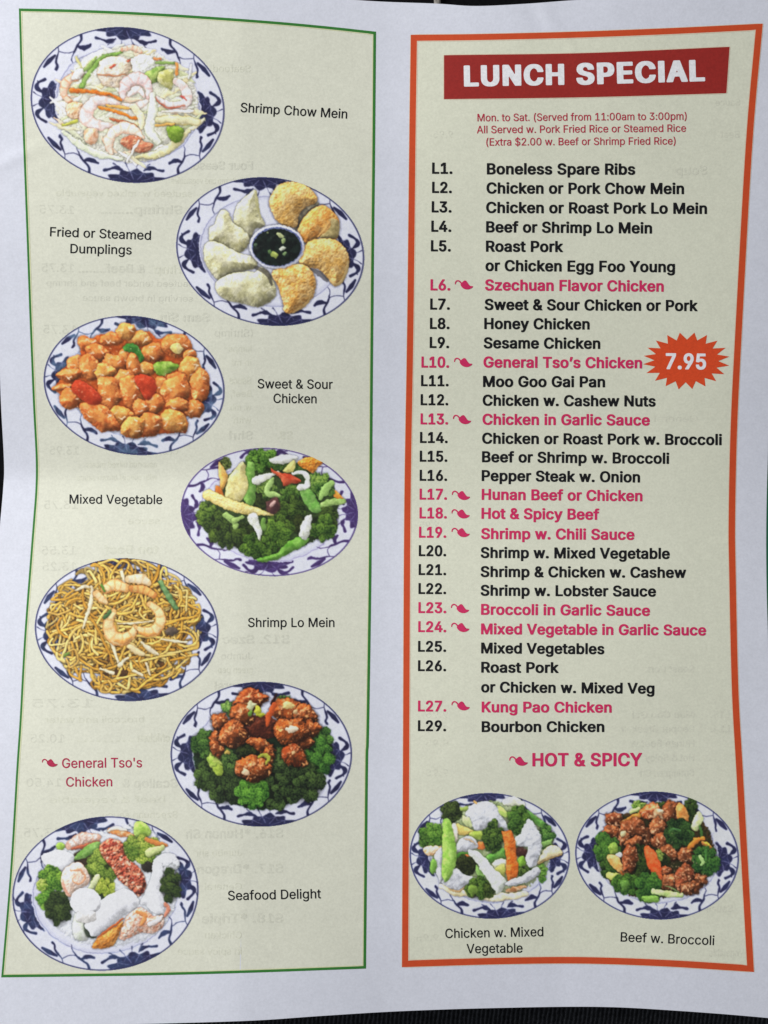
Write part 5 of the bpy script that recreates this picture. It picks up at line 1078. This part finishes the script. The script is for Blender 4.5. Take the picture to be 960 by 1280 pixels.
d.stroke([(490, 455), (520, 475), (552, 492)], [30, 36, 18], (222, 200, 150), 'cabbage_strip', edge=(170, 140, 90))
SH, SB, SE = (234, 204, 148), (218, 146, 76), (206, 122, 58)
d.stroke([(330, 200), (352, 225), (378, 245)], [34, 40, 16], (228, 200, 150), 'shrimp', bands=3, band_col=(210, 160, 96), edge=SE)
d.stroke([(368, 178), (410, 158), (470, 172)], [40, 60, 44], (230, 202, 146), 'shrimp', bands=4, band_col=SB, edge=SE); d.stroke([(480, 130), (540, 128), (580, 148)], [34, 50, 30], (232, 214, 178), 'shrimp', bands=3, band_col=(216, 176, 118), edge=(206, 150, 90)); d.stroke([(500, 175), (555, 180), (605, 205)], [34, 44, 30], (218, 168, 96), 'shrimp', bands=4, band_col=(196, 112, 54), edge=SE)
d.stroke([(412, 285), (388, 335), (402, 400), (452, 420), (495, 395), (515, 358)], [26, 50, 66, 68, 52, 24], SH, 'shrimp', bands=6, band_col=(216, 158, 92), edge=SE)
d.stroke([(420, 425), (460, 430), (495, 410)], [14, 26, 14], (212, 136, 64), None, shadow=0, alpha=.7)
d.stroke([(585, 250), (625, 285), (635, 335), (605, 378), (555, 380), (522, 362)], [30, 46, 56, 54, 44, 20], SH, 'shrimp', bands=6, band_col=(216, 158, 92), edge=SE)
d.stroke([(530, 385), (570, 398), (612, 392)], [10, 20, 10], (212, 136, 64), None, shadow=0, alpha=.7)
d.stroke([(636, 145), (668, 200), (710, 268)], [22, 28, 22], (96, 134, 82), 'scallion', col2=(126, 160, 104), edge=(60, 96, 56)); d.stroke([(355, 160), (366, 188)], [12, 10], (90, 138, 50), 'scallion'); d.stroke([(368, 315), (396, 285)], [18, 14], (74, 106, 62), 'scallion'); d.stroke([(176, 498), (196, 484)], [14, 12], (110, 136, 60), 'scallion')
d.build('dish_picture', 'oval plate picture of shrimp lo mein noodles with bean sprouts', menu, UP['plate'])

# 6 general tso's chicken
d = Plate((205, 845, 4), (30, 943, 27, 755), 0); d.rim(seed=6, rot=1.5, mix=0.15)
bed = [(146, 360), (165, 310), (210, 280), (260, 285), (500, 260), (760, 290), (805, 270), (840, 330), (828, 420), (805, 490), (730, 570), (640, 636), (520, 664), (400, 655), (300, 615), (210, 560), (160, 470)]
d.blob(bed, (30, 48, 28), 'broccoli_bed', shadow=.3, rough=1.5, edge=(70, 150, 150), edge_w=.8)
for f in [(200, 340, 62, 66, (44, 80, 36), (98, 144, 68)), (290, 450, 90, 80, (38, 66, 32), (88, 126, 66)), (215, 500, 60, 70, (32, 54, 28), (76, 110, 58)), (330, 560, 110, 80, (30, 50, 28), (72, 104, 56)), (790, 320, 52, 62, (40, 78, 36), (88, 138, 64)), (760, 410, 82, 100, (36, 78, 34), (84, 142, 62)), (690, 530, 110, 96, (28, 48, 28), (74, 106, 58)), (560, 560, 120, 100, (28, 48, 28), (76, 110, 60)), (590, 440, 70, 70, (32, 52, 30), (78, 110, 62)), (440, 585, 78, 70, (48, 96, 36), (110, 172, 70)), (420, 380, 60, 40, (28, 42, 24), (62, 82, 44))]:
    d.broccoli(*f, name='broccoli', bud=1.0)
d.oval(250, 425, 30, 48, (140, 168, 66), 'broccoli_stem', rot=-20, col2=(176, 190, 96), wob=.3); d.oval(270, 470, 26, 28, (150, 172, 66), 'broccoli_stem', wob=.3)
d.broccoli(330, 160, 40, 36, (70, 120, 50), (140, 180, 100)); d.broccoli(600, 118, 32, 22, (70, 120, 50), (130, 170, 90)); d.stroke([(545, 135), (555, 110), (562, 92)], [22, 16, 10], (52, 26, 26), 'dried_chili')
T1, T2 = (170, 88, 40), (122, 64, 30)
def tso(cx, cy, rx, ry, rot=0, c=T1, c2=T2):
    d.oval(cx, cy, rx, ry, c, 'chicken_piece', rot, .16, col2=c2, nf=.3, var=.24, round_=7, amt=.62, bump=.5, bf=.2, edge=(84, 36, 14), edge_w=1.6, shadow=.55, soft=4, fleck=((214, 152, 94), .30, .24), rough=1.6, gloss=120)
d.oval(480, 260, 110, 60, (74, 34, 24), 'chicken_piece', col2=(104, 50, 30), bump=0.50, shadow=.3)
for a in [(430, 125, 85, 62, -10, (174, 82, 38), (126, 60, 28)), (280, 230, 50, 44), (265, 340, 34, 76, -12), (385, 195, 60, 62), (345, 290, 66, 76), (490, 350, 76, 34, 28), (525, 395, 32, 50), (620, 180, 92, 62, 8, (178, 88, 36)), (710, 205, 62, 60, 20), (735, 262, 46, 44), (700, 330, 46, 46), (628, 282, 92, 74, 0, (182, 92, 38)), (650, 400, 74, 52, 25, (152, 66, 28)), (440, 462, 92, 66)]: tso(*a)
d.stroke([(552, 145), (522, 200), (516, 242)], [24, 30, 16], (198, 88, 40), 'carrot_strip')
for (x, y, a, b, c) in [(432, 150, 30, 20, (206, 210, 160)), (470, 172, 18, 22, (188, 190, 62)), (485, 195, 22, 10, (172, 178, 50)), (432, 188, 14, 18, (110, 150, 60)), (625, 146, 30, 22, (222, 194, 124)), (636, 268, 28, 22, (226, 206, 176)), (660, 178, 14, 12, (220, 180, 130)), (408, 482, 16, 20, (226, 190, 150)), (320, 385, 12, 12, (190, 160, 80)), (330, 262, 12, 12, (214, 160, 100)), (648, 385, 14, 10, (214, 170, 120))]:
    d.oval(x, y, a, b, c, 'garnish', rot=d.rs.uniform(-50, 50), wob=.3, shadow=.15)
d.stroke([(480, 405), (505, 395), (522, 410), (516, 440)], [16, 18, 18, 12], (168, 172, 66), 'scallion')
for rg in ([(250, 190), (400, 80), (520, 130), (410, 360), (280, 350)], [(540, 150), (700, 140), (770, 240), (690, 440), (560, 330)], [(355, 430), (430, 400), (530, 460), (440, 525)]): d.sparkle(rg, 32, (230, 184, 136), (.8, 2.6))
d.build('dish_picture', 'oval plate picture of dark glazed chicken on a bed of broccoli', menu, UP['plate'])

# 7 seafood delight
d = Plate((10, 1010, 3.84), (18, 917, 38, 783), -7); d.wander = .6; d.rim(rot=-14, seed=7, mix=.5, inner=.77)
d.blob([(150, 380), (200, 250), (300, 150), (450, 110), (640, 80), (760, 180), (820, 300), (810, 450), (740, 580), (600, 650), (440, 665), (330, 640), (220, 560)], (206, 212, 206), 'plate_sauce', col2=(222, 224, 222), shadow=0, rough=3, alpha=.6)
B = d.broccoli; W1, W2 = (250, 250, 252), (240, 240, 243)
d.blob([(330, 500), (385, 540), (376, 630), (325, 625), (310, 560)], (214, 220, 198), 'squid', col2=(228, 230, 220))
d.oval(370, 240, 50, 42, (74, 56, 42), 'mushroom_or_gap_shadow', col2=(54, 44, 34)); d.oval(672, 275, 36, 34, (54, 50, 44), 'mushroom_or_gap_shadow'); d.oval(458, 425, 30, 34, (48, 62, 40), 'mushroom_or_gap_shadow'); d.blob([(366, 560), (420, 610), (410, 625), (372, 612)], (62, 72, 56), 'gap_shadow')  # ovals and blob are dark gaps: shade between pieces put into the print
d.stroke([(298, 180), (350, 150), (432, 140)], [44, 64, 30], (226, 194, 176), 'shrimp', col2=(236, 216, 204), bump=0.40, bands=5, band_col=(208, 150, 124), edge=(190, 130, 100)); d.stroke([(310, 195), (380, 182), (440, 158)], [10, 18, 8], (188, 100, 70))
d.blob([(306, 250), (370, 186), (440, 164), (436, 208), (352, 244)], (104, 146, 66), 'snow_pea', col2=(130, 168, 90)); d.oval(252, 186, 22, 20, (150, 186, 78), 'snow_pea')
d.blob([(160, 230), (200, 212), (240, 203), (312, 225), (302, 282), (250, 302), (178, 275)], W1, 'scallop', col2=W2, round_=3, amt=.26, var=.03)
B(205, 345, 62, 58, (64, 108, 40), (130, 176, 72)); B(178, 440, 36, 44, (80, 132, 48), (130, 176, 80)); B(165, 370, 26, 26, (130, 164, 66), (190, 206, 120)); B(245, 485, 62, 78, (34, 54, 30), (66, 92, 52))
B(448, 300, 68, 92, (78, 108, 42), (146, 174, 84)); B(465, 380, 46, 40, (130, 154, 56), (190, 204, 100)); d.stroke([(430, 330), (408, 370), (392, 395)], [30, 28, 20], (206, 214, 160), 'broccoli_stem')
d.stroke([(490, 108), (545, 118), (602, 136)], [24, 42, 16], (218, 140, 80), 'shrimp', col2=(232, 200, 160), edge=(190, 96, 50)); d.stroke([(480, 112), (520, 96), (570, 106)], [10, 18, 10], (232, 220, 200))
d.blob([(610, 70), (640, 64), (676, 90), (684, 130), (620, 142), (604, 110)], (150, 186, 76), 'snow_pea', col2=(170, 200, 100)); B(640, 195, 88, 60, (104, 134, 52), (184, 202, 100)); B(590, 185, 40, 40, (90, 124, 50), (150, 176, 84)); d.stroke([(665, 150), (710, 168), (760, 180)], [22, 26, 14], (204, 126, 66), 'carrot'); d.stroke([(680, 215), (740, 190)], [40, 26], (202, 214, 140), 'broccoli_stem')
d.blob([(255, 330), (290, 275), (345, 262), (388, 310), (386, 360), (340, 390), (312, 425), (285, 425), (262, 385)], (228, 194, 170), 'shrimp', col2=(238, 216, 200), bump=0.40, edge=(196, 130, 100), round_=5)
d.stroke([(300, 300), (350, 300), (370, 335), (340, 365), (310, 345), (325, 325)], [8, 12, 12, 10, 8, 5], (206, 140, 100), None, alpha=.8, shadow=0); d.stroke([(262, 345), (270, 385), (295, 425)], [8, 12, 8], (200, 130, 106), None, alpha=.7, shadow=0)
d.blob([(438, 192), (490, 148), (545, 165), (560, 215), (580, 245), (640, 300), (662, 370), (632, 425), (600, 400), (566, 376), (528, 338), (500, 290), (470, 255)], (168, 76, 56), 'lobster', col2=(196, 116, 86), bump=1.6, bf=.33, fleck=((228, 190, 160), .34, .26), edge=(130, 52, 40), gloss=60, round_=6, amt=.4)
d.stroke([(462, 190), (520, 170)], [10, 14], (158, 60, 46), None, alpha=.8); d.sparkle([(450, 190), (545, 165), (655, 370), (560, 370)], 50, (244, 222, 200), (1, 2.6))
d.blob([(700, 255), (740, 220), (800, 225), (825, 280), (780, 300), (740, 330), (720, 300)], (232, 232, 236), 'squid', col2=(214, 216, 216), bump=.5)
d.blob([(632, 460), (650, 420), (690, 330), (698, 262), (740, 275), (738, 390), (752, 440), (742, 502), (690, 500), (664, 466)], W1, 'squid', col2=W2, round_=3, amt=.26, var=.03)
B(782, 372, 48, 80, (38, 60, 34), (70, 96, 50))
d.blob([(560, 540), (580, 510), (640, 478), (700, 520), (742, 510), (745, 570), (700, 600), (640, 600), (545, 635), (540, 595)], (224, 156, 126), 'shrimp', col2=(238, 214, 196), bump=0.50, nf=.3, edge=(196, 104, 76))
d.stroke([(620, 500), (660, 520), (640, 560)], [20, 24, 14], (214, 140, 84), None, shadow=0); d.stroke([(680, 560), (720, 540), (740, 520)], [22, 26, 14], (232, 222, 216), None); d.stroke([(755, 460), (768, 490), (752, 520)], [16, 22, 10], (206, 130, 104), 'shrimp')
d.blob([(405, 668), (440, 610), (500, 580), (550, 545), (535, 600), (505, 660), (452, 675)], (202, 124, 48), 'carrot', col2=(216, 150, 78), bump=.5); d.stroke([(430, 620), (500, 570), (552, 530)], [6, 12, 8], (190, 92, 40))
d.blob([(366, 566), (400, 520), (440, 450), (500, 410), (560, 390), (615, 420), (622, 470), (540, 522), (420, 614), (385, 592)], W1, 'squid', col2=(240, 240, 244), round_=4, amt=.26, var=.03)
d.oval(372, 450, 74, 66, W1, 'scallop', wob=.05, col2=(242, 241, 243), round_=6, amt=.26, var=.03); d.oval(375, 520, 50, 34, (226, 222, 216), 'scallop', wob=.1)
d.oval(372, 442, 70, 58, W1, None, wob=.05, shadow=0, amt=.1)
d.build('dish_picture', 'oval plate picture of seafood with a red lobster tail and white scallops', menu, UP['plate'])

# 8 chicken with mixed vegetable
d = Plate((505, 980, 4.364), (27, 908, 47, 737), 2, (196, 198, 212), DIM); d.rim(seed=8, rot=-2, mix=0.2)
B = d.broccoli; C1, C2 = (204, 205, 210), (182, 184, 188)
d.blob([(150, 300), (260, 180), (420, 100), (600, 110), (760, 200), (820, 330), (780, 450), (700, 540), (560, 620), (400, 620), (250, 580), (170, 480)], (150, 160, 120), 'vegetables', col2=(120, 136, 84), shadow=.1, rough=3, alpha=.9)
def chk(p, **k): d.blob(p, C1, 'chicken_slice', col2=C2, round_=3, amt=.25, bump=.6, bf=.16, gloss=22, **k)
d.stroke([(430, 625), (540, 618), (662, 600)], [20, 44, 30], (218, 204, 160), 'baby_corn', col2=(230, 218, 184)); d.stroke([(205, 560), (280, 590), (380, 608)], [24, 44, 20], (218, 202, 152), 'baby_corn', col2=(230, 216, 180))
chk([(335, 145), (380, 110), (430, 95), (490, 108), (532, 170), (592, 262), (540, 250), (452, 255), (400, 262), (362, 215)], rough=.8)
d.stroke([(385, 95), (395, 105)], [12, 14], (210, 160, 90)); B(258, 152, 56, 52, (30, 46, 26), (66, 92, 48)); d.stroke([(310, 140), (345, 135)], [20, 14], (140, 160, 80), 'broccoli_stem')
d.blob([(318, 170), (360, 190), (370, 240), (330, 220)], (190, 200, 140), 'celery'); d.stroke([(550, 100), (600, 92), (650, 112)], [30, 50, 24], (204, 206, 178), 'celery', col2=(222, 222, 204))
d.blob([(505, 118), (560, 148), (576, 182), (530, 166)], (164, 186, 96), 'celery'); d.blob([(640, 125), (720, 175), (802, 240), (784, 268), (700, 205), (650, 165)], (82, 130, 56), 'snow_pea', col2=(110, 154, 76)); B(770, 285, 52, 60, (42, 82, 40), (90, 136, 70)); d.stroke([(760, 330), (800, 315)], [30, 24], (120, 156, 84), 'broccoli_stem')
B(622, 195, 58, 72, (38, 70, 30), (92, 134, 60)); d.oval(600, 190, 30, 50, (90, 130, 56), None, alpha=.35, shadow=0); B(152, 282, 66, 66, (54, 96, 36), (104, 150, 66)); B(110, 310, 26, 40, (50, 88, 36), (90, 134, 60))
d.blob([(106, 350), (150, 335), (200, 342), (205, 372), (140, 392), (118, 380)], (222, 176, 124), 'shrimp', col2=(236, 208, 176), bump=0.40); d.blob([(165, 390), (205, 350), (215, 440), (220, 520), (195, 540), (178, 480)], C1, 'chicken_slice', col2=C2)
d.blob([(285, 222), (330, 232), (382, 262), (310, 280), (288, 262)], (216, 188, 104), 'bamboo_shoot'); d.blob([(350, 268), (400, 258), (448, 262), (440, 302), (372, 302)], (144, 164, 66), 'snow_pea', col2=(166, 182, 92)); d.oval(420, 335, 26, 22, (204, 116, 56), 'carrot')
d.blob([(252, 240), (280, 215), (296, 260), (288, 320), (262, 330)], (222, 208, 190), 'chicken_slice'); chk([(284, 372), (300, 312), (350, 284), (402, 318), (392, 348), (330, 366)]); d.stroke([(330, 300), (370, 310), (395, 330)], [6, 8, 4], (190, 160, 120))
d.stroke([(285, 400), (330, 385), (370, 378)], [20, 34, 20], (74, 122, 44), 'snow_pea'); d.oval(345, 390, 20, 10, (204, 110, 56), 'carrot'); B(342, 445, 56, 52, (28, 40, 24), (56, 72, 42))
d.blob([(440, 402), (500, 360), (556, 358), (552, 402), (480, 428), (452, 434)], (86, 138, 56), 'snow_pea', col2=(112, 160, 76)); d.blob([(480, 440), (520, 410), (560, 420), (556, 470), (520, 480)], (206, 208, 172), 'celery'); d.oval(530, 480, 30, 40, (176, 178, 92), 'celery')
d.oval(640, 372, 36, 30, (72, 44, 38), 'mushroom_or_gap_shadow'); B(660, 475, 54, 30, (50, 76, 36), (90, 120, 60)); d.blob([(620, 410), (655, 396), (662, 440), (625, 448)], (120, 162, 56), 'snow_pea'); B(752, 485, 26, 50, (74, 120, 50), (120, 164, 80))
B(490, 290, 54, 84, (36, 62, 30), (82, 116, 54)); d.blob([(600, 330), (610, 285), (645, 275), (660, 320), (640, 345)], (214, 218, 212), 'chicken_slice', col2=(190, 206, 190))
d.blob([(540, 268), (552, 258), (590, 262), (606, 340), (624, 490), (590, 515), (562, 522), (556, 400)], (200, 100, 34), 'carrot', col2=(214, 122, 56), bump=0.35, round_=3, edge=(160, 70, 24))
d.blob([(740, 410), (770, 355), (820, 330), (862, 368), (852, 388), (735, 432)], (216, 196, 146), 'baby_corn', col2=(226, 210, 168)); d.stroke([(735, 432), (860, 385)], [5, 7], (160, 130, 80))
chk([(636, 275), (660, 215), (682, 190), (722, 238), (752, 320), (732, 420), (690, 452), (664, 412), (676, 350), (640, 340), (612, 332)], rough=1)
chk([(268, 470), (290, 455), (330, 492), (397, 520), (335, 555), (302, 588), (210, 545), (230, 500)]); d.stroke([(250, 575), (300, 588), (335, 558)], [4, 7, 4], (190, 150, 96))
d.blob([(214, 212), (245, 196), (270, 260), (286, 340), (286, 420), (265, 500), (226, 536), (206, 500), (208, 380)], (124, 166, 66), 'snow_pea', col2=(148, 186, 88), edge=(90, 130, 46), round_=3); d.oval(158, 448, 22, 42, (112, 156, 66), 'snow_pea'); d.oval(255, 380, 10, 60, (160, 196, 104), None, alpha=.5, shadow=0)
d.blob([(385, 440), (420, 470), (445, 530), (410, 520)], (130, 170, 90), 'celery'); B(412, 572, 72, 56, (40, 70, 30), (86, 122, 54)); d.oval(375, 580, 26, 34, (130, 160, 66), 'broccoli_stem', alpha=.8); B(465, 580, 30, 40, (34, 54, 28), (70, 96, 48))
d.blob([(350, 362), (400, 368), (440, 405), (480, 450), (556, 530), (535, 585), (512, 602), (480, 560), (420, 470)], (200, 206, 192), 'celery', col2=(208, 212, 202), round_=3, edge=(186, 194, 170)); 
d.stroke([(560, 585), (610, 570), (660, 560)], [16, 30, 14], (150, 104, 66), 'mushroom_or_gap_shadow', col2=(190, 156, 120)); chk([(545, 548), (580, 520), (640, 505), (722, 448), (746, 482), (690, 528), (610, 552), (570, 555)])
d.build('dish_picture', 'oval plate picture of white chicken slices with mixed vegetables and a carrot', menu, UP['plate'])

# 9 beef with broccoli
d = Plate((710, 980, 4.267), (35, 915, 38, 725), 5, (196, 198, 212), DIM); d.rim(seed=9, rot=2, mix=0.1)
B = d.broccoli
d.blob([(150, 330), (210, 230), (300, 160), (450, 110), (580, 100), (680, 150), (770, 290), (790, 420), (720, 520), (600, 580), (430, 610), (280, 570), (180, 460)], (62, 44, 24), 'gravy', col2=(44, 46, 24), shadow=.2, rough=3)
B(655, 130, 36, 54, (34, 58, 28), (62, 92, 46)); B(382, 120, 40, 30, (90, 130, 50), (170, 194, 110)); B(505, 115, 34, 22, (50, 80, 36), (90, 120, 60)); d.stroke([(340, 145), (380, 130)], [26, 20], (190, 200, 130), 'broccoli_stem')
F1, F2 = (156, 92, 54), (112, 62, 34)
def beef(cx, cy, rx, ry, rot=0, c=F1, c2=F2):
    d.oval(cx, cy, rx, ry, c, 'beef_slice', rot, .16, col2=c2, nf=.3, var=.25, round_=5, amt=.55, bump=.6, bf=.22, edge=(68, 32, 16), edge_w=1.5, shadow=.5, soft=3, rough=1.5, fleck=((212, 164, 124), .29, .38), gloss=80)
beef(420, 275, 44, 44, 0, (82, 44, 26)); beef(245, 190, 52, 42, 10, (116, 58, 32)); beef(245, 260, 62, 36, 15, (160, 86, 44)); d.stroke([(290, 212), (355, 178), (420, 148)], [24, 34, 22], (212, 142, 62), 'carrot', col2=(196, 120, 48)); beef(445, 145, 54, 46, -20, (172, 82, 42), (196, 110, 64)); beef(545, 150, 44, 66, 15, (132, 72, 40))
d.blob([(590, 100), (622, 118), (642, 160), (638, 200), (590, 192), (578, 140)], (202, 126, 60), 'carrot', col2=(216, 152, 84)); d.blob([(656, 225), (680, 160), (700, 146), (724, 190), (700, 230), (680, 255)], (206, 214, 160), 'broccoli_stem', col2=(184, 196, 126)); d.stroke([(700, 230), (712, 275)], [14, 20], (70, 110, 50), 'broccoli')
d.oval(480, 172, 34, 38, (206, 184, 150), 'onion', wob=.25, col2=(184, 140, 100), rot=20); beef(480, 230, 46, 50); beef(345, 245, 72, 62, 10, (128, 70, 40)); beef(300, 290, 30, 40); beef(345, 320, 52, 36, -20); B(382, 360, 32, 40, (30, 50, 26), (60, 84, 42))
B(400, 440, 52, 74, (26, 48, 24), (54, 84, 40)); beef(500, 305, 54, 46, 30, (136, 76, 44)); beef(545, 368, 54, 40, 25); B(500, 405, 40, 40, (24, 40, 22), (50, 70, 36)); B(485, 380, 20, 30, (100, 130, 60), (150, 170, 90))
B(590, 265, 74, 74, (26, 54, 30), (58, 100, 52)); d.stroke([(545, 250), (575, 235), (600, 250)], [10, 14, 8], (90, 140, 80), None, shadow=0, alpha=.6); beef(625, 382, 46, 44)
d.stroke([(645, 340), (690, 296), (725, 288)], [22, 34, 20], (206, 126, 50), 'carrot'); d.blob([(705, 310), (740, 305), (765, 330), (785, 350), (740, 345)], (196, 176, 62), 'pepper_strip', col2=(190, 120, 60)); B(735, 412, 72, 76, (32, 72, 36), (70, 124, 58)); d.stroke([(705, 385), (720, 410), (712, 435)], [20, 26, 12], (160, 194, 120), 'broccoli_stem'); d.stroke([(735, 350), (738, 400)], [18, 12], (90, 150, 70), None, alpha=.7)
B(206, 350, 68, 84, (36, 76, 34), (72, 122, 54)); d.oval(235, 345, 32, 26, (140, 164, 70), 'broccoli_stem', col2=(110, 144, 60), wob=.3); B(215, 450, 44, 54, (30, 58, 28), (60, 100, 46)); d.oval(272, 376, 22, 18, (212, 206, 200), 'onion')
d.blob([(204, 388), (250, 380), (300, 440), (322, 480), (300, 496), (258, 465)], (210, 148, 78), 'carrot', col2=(224, 176, 112)); d.stroke([(280, 470), (300, 492), (325, 480)], [8, 14, 8], (196, 106, 44)); beef(330, 402, 44, 76, 8, (130, 66, 36))
d.stroke([(215, 485), (245, 495), (290, 500)], [30, 36, 18], (196, 192, 108), 'broccoli_stem', col2=(160, 176, 84)); B(310, 535, 74, 50, (34, 70, 30), (76, 124, 52)); d.oval(300, 540, 22, 26, (110, 150, 70), None, alpha=.6, shadow=0)
beef(520, 472, 38, 36, 0, (150, 76, 42)); beef(545, 522, 56, 44); beef(625, 505, 52, 74, 0, (134, 68, 42)); beef(680, 545, 40, 36); beef(712, 505, 38, 24, 25); beef(640, 560, 40, 36)
d.blob([(408, 345), (425, 325), (448, 345), (492, 430), (502, 500), (490, 520), (450, 480), (416, 410)], (200, 80, 32), 'carrot', col2=(216, 106, 56), edge=(160, 56, 22), round_=3)
B(430, 552, 68, 72, (34, 74, 34), (72, 124, 54)); d.oval(440, 610, 44, 20, (120, 160, 70), 'broccoli_stem', wob=.2); d.stroke([(458, 568), (530, 585), (608, 592)], [30, 36, 22], (170, 194, 116), 'broccoli_stem', col2=(196, 208, 150)); d.stroke([(520, 545), (560, 562), (590, 575)], [4, 6, 4], (120, 150, 90))
d.oval(294, 266, 14, 16, (206, 190, 140), 'onion')
for rg in ([(210, 180), (450, 110), (560, 110), (590, 390), (480, 380), (300, 460), (280, 330)], [(500, 450), (640, 350), (740, 500), (640, 590), (520, 560)]): d.sparkle(rg, 70, (232, 190, 150), (.8, 2.2))
d.build('dish_picture', 'oval plate picture of brown beef slices with broccoli and carrot', menu, UP['plate'])
